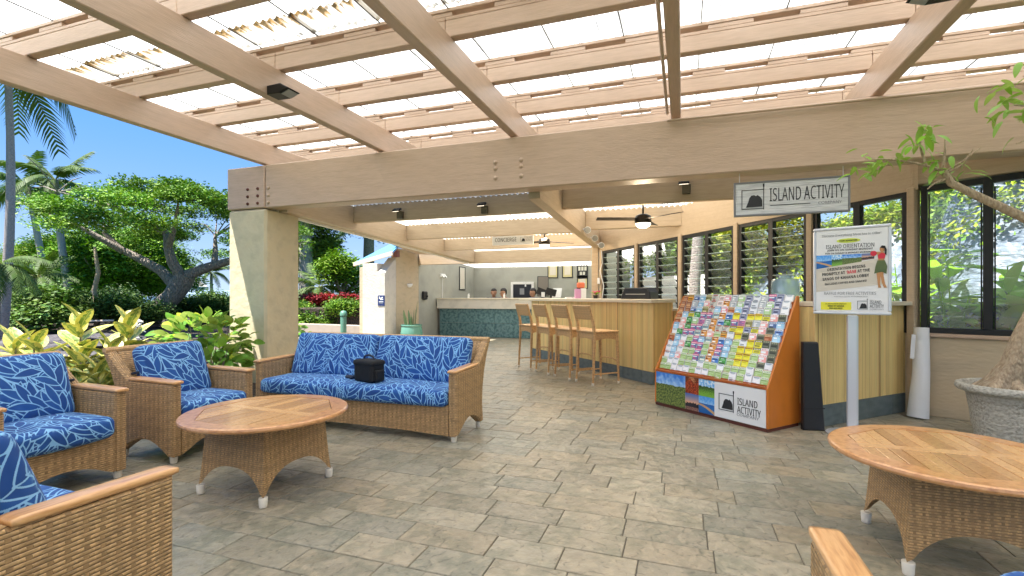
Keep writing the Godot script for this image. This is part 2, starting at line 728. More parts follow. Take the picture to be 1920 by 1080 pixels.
func sheet_image() -> Image:
	# clear ribbed plastic: pale, with grey run-off streaks along v and dirt in the laps
	var im := Image.create(256, 256, false, Image.FORMAT_RGB8)
	var f := noise(31, 0.09, 4)
	var g := noise(32, 0.02, 4)
	for y in 256:
		for x in 256:
			var s := f.get_noise_2d(x, y * 0.06)
			var b := g.get_noise_2d(x * 0.6, y)
			var k := 0.78 + 0.16 * b - 0.55 * clampf(s - 0.05, 0, 1)
			for ln in [[20, 0.5], [26, 0.35], [74, 0.6], [80, 0.45], [131, 0.3], [178, 0.55], [185, 0.6], [229, 0.35]]:
				if absi(x - ln[0]) < 2:
					k *= 1.0 - 1.35 * ln[1] * clampf(0.75 + 1.2 * b, 0.2, 1.0)
			im.set_pixel(x, y, C(k, k * 0.99, k * 0.97).linear_to_srgb())
	return im

func rust_image() -> Image:
	var im := Image.create(256, 64, false, Image.FORMAT_RGB8)
	var f := noise(41, 0.05, 5)
	var g := noise(42, 0.12, 4)
	for y in 64:
		for x in 256:
			var v := y / 63.0
			var edge := clampf(0.95 - v * 1.25 + f.get_noise_2d(x * 1.5, y * 0.12) * 0.9, 0, 1)
			var c := C(0.78, 0.76, 0.70).lerp(C(0.46, 0.29, 0.11), smoothstep(0.5, 0.85, edge))
			c = c.lerp(C(0.16, 0.12, 0.06), smoothstep(0.8, 1.0, edge + g.get_noise_2d(x, y) * 0.4))
			im.set_pixel(x, y, c.linear_to_srgb())
	return im

func make_materials() -> void:
	var n_soft := ntex(1, 0.01, [C(0.84, 0.84, 0.84), C(1, 1, 1), C(1.0, 0.98, 0.95)], 512, 5)
	var paint := img_tex(paint_image())
	var n_fine := ntex(2, 0.04, [], 512, 5)
	var n_grain := ntex(6, 0.03, [C(0.8, 0.79, 0.78), C(0.96, 0.96, 0.96), C(1, 1, 1)], 512, 4)
	# painted timber, the brush marks running along x, y or z
	var tan := C(0.57, 0.41, 0.295)
	for ax in 3:
		var s := V(5, 5, 5)
		s[ax] = 0.5
		tri_tex(mat("paint_" + "xyz"[ax], tan, 0.45), paint, s, true, n_fine, 0.12)
	tri_tex(mat("paint_pink", C(0.57, 0.41, 0.315), 0.6), paint, V(0.5, 5, 5), true, n_fine, 0.2)
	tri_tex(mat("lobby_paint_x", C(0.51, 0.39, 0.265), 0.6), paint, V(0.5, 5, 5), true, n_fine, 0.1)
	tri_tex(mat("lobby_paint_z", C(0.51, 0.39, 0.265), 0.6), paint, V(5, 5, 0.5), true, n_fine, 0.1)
	tri_tex(mat("stucco", C(0.62, 0.54, 0.37), 0.9), n_soft, V(0.7, 0.7, 0.7), true, ntex(7, 0.012, [], 512, 5), 0.6)
	tri_tex(mat("white_stucco", C(0.62, 0.57, 0.49), 0.9), n_soft, V(0.7, 0.7, 0.7), true, n_fine, 0.6)
	tri_tex(mat("tan_wall", C(0.56, 0.45, 0.30), 0.85), n_soft, V(0.5, 1.2, 0.5), true, n_fine, 0.3)
	tri_tex(mat("grey_wall", C(0.36, 0.36, 0.31), 0.7), n_soft, V(0.3, 0.3, 0.3), true, n_fine, 0.2)
	tri_tex(mat("trim_white", C(0.78, 0.76, 0.72), 0.6), n_soft, V(1, 1, 1))
	var st := img_tex(slate_image())
	var sb := ntex(8, 0.018, [], 512, 6)
	for k in 8:
		var f: float = [1.0, 0.94, 1.06, 0.88, 1.1, 0.97, 1.03, 0.9][k]
		var w: float = [0.0, -0.03, 0.04, -0.02, 0.02, 0.06, -0.05, 0.02][k]
		tri_tex(mat("slate_%d" % k, C(f * (1 + w), f, f * (1 - w)), 0.36), st, V(0.9, 0.9, 0.9), true, sb, 0.9)
		M["slate_%d" % k].uv1_offset = V(k * 0.37, 0, k * 0.61)
		M["slate_%d" % k].metallic_specular = 0.35
	tri_tex(mat("mortar", C(0.16, 0.142, 0.112), 0.95), n_soft, V(2, 2, 2))
	tri_tex(mat("green_slate", C(1.0, 1.25, 1.3), 0.35), ntex(12, 0.02, [C(0.03, 0.065, 0.066), C(0.075, 0.13, 0.13), C(0.15, 0.21, 0.20), C(0.09, 0.14, 0.135)], 512, 6), V(0.9, 0.9, 0.9), true, sb, 0.5)
	tri_tex(mat("plinth_slate", C(0.9, 1.0, 1.05), 0.45), ntex(13, 0.02, [C(0.08, 0.10, 0.105), C(0.14, 0.165, 0.16), C(0.2, 0.21, 0.2)], 512, 5), V(1, 1, 1), true, sb, 0.5)
	# bamboo, vertex coloured
	var bm := mat("bamboo", C(1, 1, 1), 0.45)
	tri_tex(bm, ntex(14, 0.012, [C(0.86, 0.83, 0.78), C(0.96, 0.95, 0.93), C(1, 1, 1)], 512, 6), V(9, 0.5, 9))
	bm.vertex_color_use_as_albedo = true
	var teak := ntex(15, 0.012, [C(0.34, 0.15, 0.045), C(0.50, 0.25, 0.085), C(0.60, 0.33, 0.13), C(0.46, 0.22, 0.07)], 512, 5)
	for k in 3:
		var f: float = [1.0, 0.82, 1.2][k]
		tri_tex(mat("teak_%d" % k, C(f, f * [1.0, 0.94, 1.04][k], f * [1.0, 0.85, 1.1][k]), 0.38), teak, V(7, 7, 0.7), false, n_fine, 0.08)
		M["teak_%d" % k].uv1_offset = V(k * 0.3, k * 0.17, k * 0.41)
	tri_tex(mat("teak_rim", C(1.1, 1.0, 1.0), 0.3), teak, V(3, 3, 3), false, n_fine, 0.08)
	tri_tex(mat("honey_wood", C(1.25, 1.35, 1.6), 0.4), teak, V(9, 0.8, 9), false)
	tri_tex(mat("arm_wood", C(1.2, 1.2, 1.25), 0.35), teak, V(8, 8, 0.8), false)
	var wk := wicker_images()
	for k in ["teak_0", "teak_1", "teak_2", "teak_rim", "arm_wood"]:
		M[k].clearcoat_enabled = true
		M[k].clearcoat = 0.6
		M[k].clearcoat_roughness = 0.18
	uv_tex(mat("wicker", C(1, 1, 1), 0.5), wk[0], Vector2(5.5, 7.4), wk[1], 0.6)
	uv_tex(mat("wicker_fine", C(1.5, 1.5, 1.5), 0.5), wk[0], Vector2(14, 14), wk[1], 0.3)
	uv_tex(mat("wicker_weave", C(1.0, 1.0, 1.0), 0.5), wk[0], Vector2(7.5, 8.6), wk[1], 0.5)
	mat("foot_cap", C(0.72, 0.66, 0.55), 0.5)
	var n_wrinkle := ntex(36, 0.011, [], 512, 3)
	var fab := img_tex(fabric_image())
	for k in 3:
		var m := tri_tex(mat("fabric_%d" % k, C(1, 1, 1), 0.85), fab, Vector3.ONE * (1.0 / 0.88), false, n_wrinkle, 0.9)
		m.uv1_offset = V(k * 0.31, k * 0.47, k * 0.23)
		m.uv1_triplanar_sharpness = 9.0
		m.rim_enabled = true
		m.rim = 0.1
	mat("strap", C(0.015, 0.02, 0.04), 0.7)
	tri_tex(mat("black_cloth", C(0.014, 0.015, 0.019), 0.75), n_fine, V(6, 6, 6), false, n_fine, 0.15)
	mat("black_plastic", C(0.012, 0.012, 0.013), 0.42)
	mat("black_metal", C(0.012, 0.012, 0.012), 0.45, 0.3)
	mat("frame_black", C(0.010, 0.010, 0.010), 0.5)
	mat("dark_bronze", C(0.03, 0.022, 0.016), 0.4, 0.5)
	mat("steel", C(0.72, 0.72, 0.74), 0.3, 0.5)
	mat("white_paint", C(0.78, 0.78, 0.78), 0.45)
	mat("white_paper", C(0.80, 0.80, 0.79), 0.75)
	mat("cream_top", C(0.72, 0.64, 0.48), 0.4)
	tri_tex(mat("cream_fascia", C(0.68, 0.64, 0.54), 0.6), n_soft, V(0.6, 0.6, 0.6))
	tri_tex(mat("orange_board", C(0.62, 0.185, 0.022), 0.3), n_soft, V(1.5, 0.7, 1.5), true)
	mat("orange_edge", C(0.42, 0.10, 0.018), 0.4)
	mat("kick_red", C(0.10, 0.025, 0.015), 0.6)
	mat("ink", C(0.022, 0.022, 0.024), 0.6)
	mat("grey_ink", C(0.25, 0.25, 0.26), 0.6)
	mat("red_ink", C(0.65, 0.03, 0.06), 0.6)
	mat("yellow_print", C(0.85, 0.80, 0.05), 0.6)
	mat("lime_print", C(0.62, 0.72, 0.08), 0.6)
	mat("beige_print", C(0.66, 0.60, 0.50), 0.7)
	tri_tex(mat("sign_grey", C(1, 1, 1), 0.7), ntex(16, 0.02, [C(0.42, 0.42, 0.42), C(0.60, 0.60, 0.59), C(0.72, 0.72, 0.70)], 256, 5), V(0.8, 14, 0.8), true, n_fine, 0.1)
	var pot := ntex(17, 0.03, [C(0.24, 0.225, 0.18), C(0.46, 0.43, 0.36), C(0.60, 0.57, 0.49)], 512, 6)
	tri_tex(mat("stone_pot", C(1, 1, 1), 0.95), pot, V(2.4, 2.4, 2.4), true, sb, 1.2)
	tri_tex(mat("soil", C(1, 1, 1), 1.0), ntex(18, 0.05, [C(0.02, 0.013, 0.01), C(0.06, 0.042, 0.03), C(0.11, 0.085, 0.065)], 512, 5), V(0.8, 0.8, 0.8), true, sb, 5.0)
	tri_tex(mat("dark_rock", C(1, 1, 1), 0.9), ntex(27, 0.03, [C(0.03, 0.027, 0.028), C(0.085, 0.075, 0.075), C(0.15, 0.135, 0.13)], 512, 6), V(0.7, 2.2, 0.7), true, sb, 5.0)
	tri_tex(mat("ground_ivy", C(1, 1, 1), 0.95), ntex(29, 0.06, [C(0.03, 0.05, 0.012), C(0.07, 0.15, 0.02), C(0.14, 0.24, 0.03), C(0.20, 0.26, 0.04)], 512, 5), V(1.2, 1.2, 1.2), true, sb, 5.0)
	tri_tex(mat("lawn", C(1, 1, 1), 0.95), ntex(19, 0.04, [C(0.03, 0.07, 0.012), C(0.06, 0.13, 0.02), C(0.10, 0.16, 0.035)], 512, 5), V(0.5, 0.5, 0.5), true, sb, 4.0)
	tri_tex(mat("pale_concrete", C(0.36, 0.30, 0.24), 0.9), n_soft, V(0.5, 0.5, 0.5), true, n_fine, 0.3)
	mat("sea", C(0.02, 0.10, 0.17), 0.15)
	tri_tex(mat("bark", C(1, 1, 1), 0.95), ntex(23, 0.03, [C(0.10, 0.08, 0.065), C(0.27, 0.225, 0.18), C(0.42, 0.365, 0.30)], 512, 5), V(1.4, 0.5, 1.4), true, sb, 5.0)
	tri_tex(mat("palm_bark", C(1, 1, 1), 0.95), ntex(24, 0.03, [C(0.20, 0.165, 0.145), C(0.42, 0.37, 0.34), C(0.55, 0.50, 0.46)], 512, 5), V(1.2, 4, 1.2), true, sb, 3.0)
	tri_tex(mat("pale_bark", C(1, 1, 1), 0.8), ntex(25, 0.03, [C(0.30, 0.21, 0.13), C(0.46, 0.35, 0.23), C(0.56, 0.45, 0.31)], 512, 5), V(3, 1.2, 3), true, sb, 2.0)
	for k in 4:
		var lm := mat("leaf_%d" % k, [C(1, 1, 1), C(0.075, 0.20, 0.018), C(0.18, 0.40, 0.02), C(0.30, 0.36, 0.02)][k], 0.45)
		lm.roughness = 0.55
		lm.metallic_specular = 0.3
		lm.backlight_enabled = true
		lm.backlight = Color(0.55, 0.6, 0.3)
		if k == 0:
			lm.vertex_color_use_as_albedo = true
	var tl := mat("tree_leaf", C(0.17, 0.36, 0.03), 0.45)
	tl.backlight_enabled = true
	tl.backlight = Color(0.55, 0.6, 0.3)
	var vl := mat("variegated_leaf", C(0.8, 0.8, 0.8), 0.4)
	vl.albedo_texture = img_tex(variegated_image())
	vl.backlight_enabled = true
	vl.backlight = Color(0.5, 0.5, 0.35)
	var gl := mat("glass", C(0.9, 1, 0.97), 0.03)
	gl.transparency = BaseMaterial3D.TRANSPARENCY_ALPHA
	gl.albedo_color.a = 0.06
	var fj := mat("jug_plastic", C(0.35, 0.55, 0.62), 0.2)
	fj.transparency = BaseMaterial3D.TRANSPARENCY_ALPHA
	fj.albedo_color.a = 0.45
	var sh := mat("clear_sheet", C(1, 1, 1), 0.5)
	uv_tex(sh, img_tex(sheet_image()), Vector2(1.0, 0.5))
	sh.backlight_enabled = true
	sh.backlight = Color(1.3, 1.3, 1.28)
	var ls: StandardMaterial3D = sh.duplicate()
	ls.backlight = Color(1.4, 1.38, 1.32)
	M.lobby_sheet = ls
	var rs := mat("rusty_sheet", C(1, 1, 1), 0.7)
	uv_tex(rs, img_tex(rust_image()), Vector2(0.9, 3.2))
	rs.backlight_enabled = true
	rs.backlight = Color(0.9, 0.9, 0.9)
	tri_tex(mat("tarp", C(0.62, 0.72, 0.86), 0.38), ntex(26, 0.02, [C(0.10, 0.105, 0.11), C(0.28, 0.30, 0.32), C(0.42, 0.44, 0.46)], 512, 5), V(0.4, 1.2, 0.4), true, sb, 4.0)
	tri_tex(mat("blue_roof", C(0.10, 0.30, 0.55), 0.6), n_grain, V(1, 3, 1))
	mat("red_box", C(0.24, 0.09, 0.075), 0.6)
	tri_tex(mat("eave_wood", C(0.72, 0.58, 0.46), 0.7), n_grain, V(0.6, 5, 5))
	mat("glaze", C(0.13, 0.30, 0.235), 0.15)
	mat("navy_sign", C(0.012, 0.03, 0.13), 0.5)
	var lamp := mat("lamp_glow", C(0.95, 0.9, 0.85), 0.5)
	lamp.emission_enabled = true
	lamp.emission = Color(1.0, 0.93, 0.82)
	lamp.emission_energy_multiplier = 0.8
	mat("skin", C(0.34, 0.18, 0.11), 0.55)
	mat("hair", C(0.012, 0.009, 0.008), 0.6)
	mat("dark_shirt", C(0.05, 0.045, 0.055), 0.85)
	mat("floral_shirt", C(0.28, 0.12, 0.09), 0.85)
	mat("grey_shirt", C(0.13, 0.14, 0.16), 0.85)
	mat("chrome", C(0.6, 0.6, 0.6), 0.25, 0.9)
	mat("picture_paper", C(0.62, 0.60, 0.50), 0.5)
	mat("gold_paper", C(0.62, 0.54, 0.27), 0.45)
	mat("corkboard", C(0.22, 0.19, 0.16), 0.8)
	mat("door_dark", C(0.012, 0.014, 0.022), 0.35)
	mat("pink", C(0.62, 0.30, 0.50), 0.6)
	mat("salmon", C(0.75, 0.18, 0.08), 0.6)
	mat("magenta", C(0.55, 0.04, 0.12), 0.6)
	mat("bollard_green", C(0.10, 0.24, 0.17), 0.5)
	mat("roof_blue_grey", C(0.16, 0.24, 0.34), 0.7)

# ---------- the structure ----------
const ROOF := 3.575

func camera_and_light() -> void:
	var cam := Camera3D.new()
	cam.name = "camera"
	add_child(cam)
	cam.position = V(0, 1.2, 0)
	cam.rotation.y = deg_to_rad(19.2)
	cam.keep_aspect = Camera3D.KEEP_HEIGHT
	cam.set_frustum(2.0 * 0.05 * 540.0 / 921.0, Vector2(0, 0.05 * 15.0 / 921.0), 0.05, 4000.0)
	cam.current = true
	var sky := ProceduralSkyMaterial.new()
	sky.sky_top_color = C(0.025, 0.13, 0.34).linear_to_srgb()
	sky.sky_horizon_color = C(0.22, 0.28, 0.36).linear_to_srgb()
	sky.sky_curve = 0.12
	sky.ground_bottom_color = C(0.06, 0.06, 0.05).linear_to_srgb()
	sky.ground_horizon_color = C(0.12, 0.16, 0.20).linear_to_srgb()
	sky.sun_angle_max = 12.0
	# thin fair-weather clouds, the same all round
	var cn := noise(90, 0.006, 5)
	var ci := Image.create(512, 256, false, Image.FORMAT_RGBA8)
	for y in 256:
		var lat := (0.5 - (y + 0.5) / 256.0) * PI
		for x in 512:
			var lon := (x + 0.5) / 512.0 * TAU
			var p := V(cos(lat) * cos(lon), sin(lat) * 1.8, cos(lat) * sin(lon)) * 110.0
			var k := smoothstep(0.12, 0.6, cn.get_noise_3dv(p)) * 0.30
			ci.set_pixel(x, y, Color(1, 1, 1, k if lat > 0 else 0.0))
	sky.sky_cover = img_tex(ci)
	sky.sky_cover_modulate = Color(0.7, 0.74, 0.8, 0.7)
	var env := Environment.new()
	env.background_mode = Environment.BG_SKY
	env.sky = Sky.new()
	env.sky.sky_material = sky
	env.tonemap_mode = Environment.TONE_MAPPER_LINEAR
	env.tonemap_exposure = 3.35
	env.sdfgi_enabled = true
	env.ssao_enabled = true
	env.ssil_enabled = true
	var we := WorldEnvironment.new()
	we.name = "environment"
	we.environment = env
	add_child(we)
	var sun := DirectionalLight3D.new()
	sun.name = "sun"
	sun.light_color = Color(1.0, 0.98, 0.95)
	sun.light_energy = 1.5
	sun.light_angular_distance = 0.5
	sun.shadow_enabled = true
	add_child(sun)
	sun.look_at_from_position(Vector3.ZERO, V(0.29, -1.0, -0.29))

func sheet_mesh(x0: float, x1: float, z0: float, z1: float, height: Callable, pitch := 0.076, amp := 0.010) -> MB:
	var mb := MB.new()
	var nw := int((x1 - x0) / pitch * 6.0)
	var nz := maxi(1, int(absf(z1 - z0) / 2.0))
	mb.grid(nz, nw, func(u: float, w: float) -> Vector3:
		var x := lerpf(x0, x1, w)
		var z := lerpf(z0, z1, u)
		return V(x, height.call(z) + amp * cos(x / pitch * TAU), z), Vector2(absf(z1 - z0), x1 - x0))
	# texture: v along the run, u across
	for k in mb.t.size():
		mb.t[k] = Vector2(mb.t[k].y + x0, mb.t[k].x)
	return mb

func bolts(parent: Node, spots: Array, m: Material, r := 0.022) -> void:
	for p in spots:
		var mb := MB.new()
		mb.lathe([Vector2(r * 1.25, 0), Vector2(r * 1.25, 0.004), Vector2(r, 0.006), Vector2(r * 0.9, 0.016), Vector2(0.0, 0.020)], 8)
		part(parent, "bolt", mb, m, Transform3D(Basis(Vector3.RIGHT, PI / 2), p))

func build_pergola() -> void:
	var p := thing("pergola", "tan painted timber pergola with rafters, purlins and clear ribbed roof over the patio", "pergola")
	# the deep main beam along the lobby front
	var mb := MB.new()
	mb.span(V(-5.415, 2.41, -5.49), V(7.6, 3.0, -5.25), 0.012)
	var beam := part(p, "main_beam", mb, M.paint_x)
	bolts(beam, [V(-2.03, 2.55, -5.25), V(-2.03, 2.66, -5.25), V(-2.03, 2.73, -5.25), V(-1.72, 2.55, -5.25), V(-1.72, 2.66, -5.25), V(-1.72, 2.73, -5.25), V(-5.36, 2.48, -5.25), V(-5.36, 2.58, -5.25), V(-5.36, 2.68, -5.25)], M.paint_x)
	mb = MB.new()
	mb.span(V(-6.10, 2.415, -5.50), V(-5.425, 2.995, -5.245), 0.012)
	var be := part(p, "beam_end", mb, M.paint_pink)
	bolts(be, [V(-5.72, 2.48, -5.245), V(-5.72, 2.58, -5.245), V(-5.72, 2.68, -5.245), V(-5.54, 2.48, -5.245), V(-5.54, 2.58, -5.245), V(-5.54, 2.68, -5.245)], M.kick_red, 0.018)
	mb = MB.new()
	mb.span(V(-5.6, 3.001, -5.52), V(7.6, 3.03, -5.36), 0.004)
	part(p, "beam_cap", mb, M.paint_x)
	# rafters
	var rx := [-5.57, -3.67, -1.89, -0.12, 1.63, 3.45, 5.25, 7.05]
	for k in rx.size():
		mb = MB.new()
		mb.span(V(rx[k], 3.033, -6.62), V(rx[k] + 0.1, 3.32, 4.5), 0.008)
		part(p, "rafter", mb, M.paint_z)
	# conduit beside the fourth rafter and along the beam
	mb = MB.new()
	mb.tube([V(-0.150, 3.04, 2.0), V(-0.150, 3.04, -5.19)], [0.014, 0.014], 8)
	mb.tube([V(-0.150, 2.975, -5.215), V(7.5, 2.93, -5.215)], [0.013, 0.013], 8)
	part(p, "conduit", mb, M.paint_x)
	# purlins, spacer blocks with gaps, top battens
	var pz := [-6.36, -5.44, -4.54, -3.63, -2.68, -1.75, -0.83, 0.1, 1.05, 2.0, 2.95, 3.9]
	for z in pz:
		for k in rx.size() - 1:
			var a: float = rx[k] + 0.045 if k > 0 else -6.35
			var b: float = rx[k + 1] + 0.042
			mb = MB.new()
			mb.span(V(a, 3.322, z - 0.09), V(b, 3.462, z), 0.006)
			part(p, "purlin", mb, M.paint_x)
			mb = MB.new()
			mb.span(V(a, 3.464, z - 0.088), V(b, 3.492, z - 0.002), 0.003)
			part(p, "purlin_board", mb, M.paint_x)
		var x := -6.30 + rf(0.0, 0.3)
		while x < 7.2:
			var w := rf(0.30, 0.36)
			mb = MB.new()
			mb.span(V(x, 3.494, z - 0.086), V(x + w, 3.530, z - 0.004), 0.003)
			part(p, "spacer_block", mb, M.paint_x)
			x += w + rf(0.34, 0.40)
		mb = MB.new()
		mb.span(V(-6.38, 3.532, z - 0.092), V(7.6, 3.562, z + 0.004), 0.003)
		part(p, "top_batten", mb, M.paint_x)
	# clear ribbed sheets in two lapping rows
	var hi := func(z: float) -> float: return ROOF + 0.001 * (z + 5.5)
	var lo := func(z: float) -> float: return ROOF - 0.004 + 0.001 * (z + 5.5)
	var sx := -6.42
	while sx < 7.4:
		part(p, "roof_sheet", sheet_mesh(sx, sx + 0.70, -6.75, -3.56, lo), M.clear_sheet)
		part(p, "roof_sheet", sheet_mesh(sx, sx + 0.70, -3.32, -1.08, hi), M.clear_sheet)
		part(p, "roof_sheet", sheet_mesh(sx, sx + 0.70, -0.9, 4.6, hi), M.clear_sheet)
		var ez := -3.30 + rf(-0.03, 0.03)
		part(p, "rusty_sheet_edge", sheet_mesh(sx, sx + 0.70, ez, -3.6, lo, 0.076, 0.014), M.rusty_sheet)
		part(p, "rusty_sheet_edge", sheet_mesh(sx, sx + 0.70, -0.85 + rf(-0.03, 0.03), -1.12, lo, 0.076, 0.014), M.rusty_sheet)
		part(p, "lap_strip", MB.new().span(V(sx + 0.668, ROOF - 0.022, -6.7), V(sx + 0.676, ROOF - 0.013, 4.5)), M.lap_dirt)
		sx += 0.655
	# column
	mb = MB.new()
	mb.span(V(-6.09, -0.05, -5.89), V(-5.41, 2.405, -5.252), 0.03)
	solo("column", "square cream stucco column under the left end of the main beam", "column", mb, M.stucco)

func lobby_y(z: float) -> float:
	return 2.735 + 0.058 * (z + 6.97)

func build_lobby() -> void:
	var p := thing("lobby_roof", "low sloping lobby roof of tan joists and clear ribbed sheets behind the main beam", "roof")
	var sl := func(called: String, x0: float, x1: float, z0: float, z1: float, b0: float, b1: float, top: float, m: Material) -> void:
		# a beam along z whose bottom follows the roof slope
		var mb := MB.new()
		var t0 := lobby_y(z0) - top
		var t1 := lobby_y(z1) - top
		var a := [V(x0, b0, z0), V(x1, b0, z0), V(x1, t0, z0), V(x0, t0, z0)]
		var b := [V(x0, b1, z1), V(x1, b1, z1), V(x1, t1, z1), V(x0, t1, z1)]
		mb.quad(a[0], a[1], a[2], a[3])
		mb.quad(b[1], b[0], b[3], b[2])
		mb.quad(b[0], b[1], a[1], a[0])
		mb.quad(a[3], a[2], b[2], b[3])
		mb.quad(b[0], a[0], a[3], b[3])
		mb.quad(a[1], b[1], b[2], a[2])
		part(p, called, mb, m)
	sl.call("edge_beam", -5.42, -5.27, -5.5, -12.08, 2.385, 2.095, 0.02, M.lobby_paint_z)
	sl.call("fascia_board", -5.47, -5.422, -5.5, -12.08, 2.355, 2.062, 0.0, M.trim_white)
	sl.call("cross_beam", -1.71, -1.57, -5.5, -9.82, 2.335, 2.17, 0.02, M.lobby_paint_z)
	for j in [[-6.97, 2.44], [-8.65, 2.335], [-10.31, 2.262]]:
		var mb := MB.new()
		mb.span(V(-5.268, j[1], j[0] - 0.1), V(-1.712, lobby_y(j[0]) + 0.004, j[0]), 0.006)
		part(p, "joist", mb, M.lobby_paint_x)
	for j in [[-6.6, 2.40], [-8.3, 2.325]]:
		var mb := MB.new()
		mb.span(V(-1.568, j[1], j[0] - 0.1), V(8.28 + j[0], lobby_y(j[0]) + 0.004, j[0]), 0.006)
		part(p, "joist", mb, M.lobby_paint_x)
	var mb := MB.new()
	mb.span(V(-6.98, 2.07, -12.24), V(-1.76, lobby_y(-12.2) - 0.03, -12.1), 0.006)
	part(p, "header", mb, M.lobby_paint_x)
	mb = MB.new()
	mb.span(V(-1.73, 0, -9.93), V(-1.60, 2.42, -9.83), 0.006)
	part(p, "post", mb, M.lobby_paint_x)
	var rx := -7.1
	while rx < -5.5:
		part(p, "roof_sheet", sheet_mesh(rx, rx + 0.86, -12.1, -16.3, func(z: float) -> float: return lobby_y(z) + 0.006, 0.085, 0.022), M.lobby_sheet)
		rx += 0.8
	var x := -5.47
	while x < 3.4:
		part(p, "roof_sheet", sheet_mesh(x, x + 0.86, -5.54, maxf(-16.3, -16.3 if x < -1.2 else x + 0.4 - 8.9), func(z: float) -> float: return lobby_y(z) + 0.002, 0.085, 0.024), M.lobby_sheet)
		x += 0.836
	# walls round the reception
	p = thing("reception_room", "grey walled reception room behind the concierge counter", "room")
	mb = MB.new()
	mb.span(V(-7.15, 0, -16.15), V(-7.0, 2.3, -12.15))
	part(p, "side_wall", mb, M.grey_wall)
	mb = MB.new()
	mb.span(V(-7.0, 0, -16.15), V(-1.6, 2.3, -16.0))
	part(p, "back_wall", mb, M.grey_wall)
	mb = MB.new()
	mb.span(V(-1.76, 0, -16.0), V(-1.61, 2.3, -9.94))
	part(p, "right_wall", mb, M.grey_wall)
	mb = MB.new()
	mb.span(V(-6.998, 0.002, -16.0), V(-6.98, 0.09, -12.3))
	part(p, "skirting", mb, M.grey_wall)
	# open doorway with dark door
	mb = MB.new()
	mb.span(V(-5.60, 0, -15.998), V(-5.52, 1.68, -15.95), 0.004)
	mb.span(V(-4.86, 0, -15.998), V(-4.78, 1.68, -15.95), 0.004)
	mb.span(V(-5.518, 1.6, -15.998), V(-4.862, 1.68, -15.95), 0.004)
	var door := part(p, "door", MB.new().span(V(-5.518, 0, -15.996), V(-4.862, 1.598, -15.972)), M.door_dark)
	part(door, "door_frame", mb, M.trim_white)
	part(door, "notice", MB.new().span(V(-5.28, 1.25, -15.971), V(-5.12, 1.46, -15.968)), M.grey_ink)
	part(door, "glass_strip", MB.new().span(V(-5.10, 1.52, -15.971), V(-5.05, 1.595, -15.968)), M.white_paper)
	# the little building left of the lobby with its buttress
	p = thing("side_building", "small cream building with sloping buttress and blue tiled roof beside the lobby", "building")
	mb = MB.new()
	var prof := PackedVector2Array([Vector2(10.5, -0.02), Vector2(10.5, 1.78), Vector2(11.0, 2.2), Vector2(11.0, -0.02)])
	mb.xf = Transform3D(Basis(V(0, 0, -1), V(0, 1, 0), V(1, 0, 0)), V(-7.12, 0, 0))
	mb.prism(prof, 0.24, 0.008)
	part(p, "buttress", mb, M.white_stucco)
	mb = MB.new()
	mb.span(V(-7.68, -0.02, -10.9), V(-7.242, 2.02, -10.52), 0.008)
	part(p, "front_wall", mb, M.white_stucco)
	mb = MB.new()
	mb.span(V(-7.80, -0.02, -11.0), V(-7.682, 1.93, -10.56), 0.006)
	part(p, "corner_post", mb, M.tan_wall)
	mb = MB.new()
	mb.span(V(-7.15, -0.02, -12.148), V(-7.0, 2.44, -11.0), 0.004)
	part(p, "side_wall", mb, M.tan_wall)
	mb = MB.new()
	mb.span(V(-7.15, 2.05, -12.2), V(-6.99, 2.42, -12.15))
	part(p, "wall_head", mb, M.tan_wall)
	# roof: the eave runs at forty-five degrees and the slope rises behind it
	var e0 := P(737, 475, 11.9)
	var e1 := P(664, 496, 13.2)
	var r0 := P(768, 442, 14.6)
	var roof := MB.new()
	var up := V(0, 0.05, 0)
	roof.tri(e1 + up, e0 + up, r0 + up)
	roof.quad(e0 + up, e0, r0, r0 + up)
	roof.quad(r0 + up, r0, e1, e1 + up)
	part(p, "roof", roof, M.blue_roof)
	var so := MB.new()
	so.tri(e0, e1, r0)
	part(p, "soffit", so, M.eave_wood)
	var fa := MB.new()
	fa.bar(e0 + V(0.01, 0.0, 0.03), e1 + V(0.01, 0.0, 0.03), 0.03, 0.10, 0.004)
	part(p, "fascia", fa, M.eave_wood)
	mb = MB.new()
	mb.box(V(-6.93, 2.28, -10.9), V(0.13, 0.17, 0.13), 0.008)
	part(p, "beam_end_box", mb, M.red_box)
	mb = MB.new()
	mb.quad(V(-6.98, 2.36, -12.0), V(-6.98, 2.50, -10.7), V(-6.3, 2.44, -10.9), V(-6.1, 2.30, -12.0))
	mb.quad(V(-6.98, 2.52, -10.7), V(-6.98, 2.38, -12.0), V(-6.1, 2.32, -12.0), V(-6.3, 2.46, -10.9))
	part(p, "side_eave", mb, M.eave_wood)
	var sg := solo("blue_wall_sign", "small navy sign with white emblem on the white buttress wall", "sign", MB.new().box(Vector3.ZERO, V(0.20, 0.26, 0.012), 0.004), M.navy_sign, at(V(-7.105, 1.085, -10.492)))
	var lg := MB.new()
	for q in [[-0.035, 0.06, 0.045], [0.03, 0.075, 0.04], [0.0, 0.035, 0.05], [0.045, 0.03, 0.03], [-0.05, 0.09, 0.025]]:
		lg.box(V(q[0], q[1], 0.0), V(q[2], q[2] * 0.8, 0.003), 0.0, Basis(Vector3.BACK, q[0] * 9.0))
	part(sg, "emblem", lg, M.white_paper, at(V(0, 0, 0.0075)))
	part(sg, "text_line", MB.new().box(Vector3.ZERO, V(0.13, 0.018, 0.003)), M.white_paper, at(V(0, -0.03, 0.0075)))
	part(sg, "text_line", MB.new().box(Vector3.ZERO, V(0.11, 0.010, 0.003)), M.grey_ink, at(V(0, -0.075, 0.0075)))

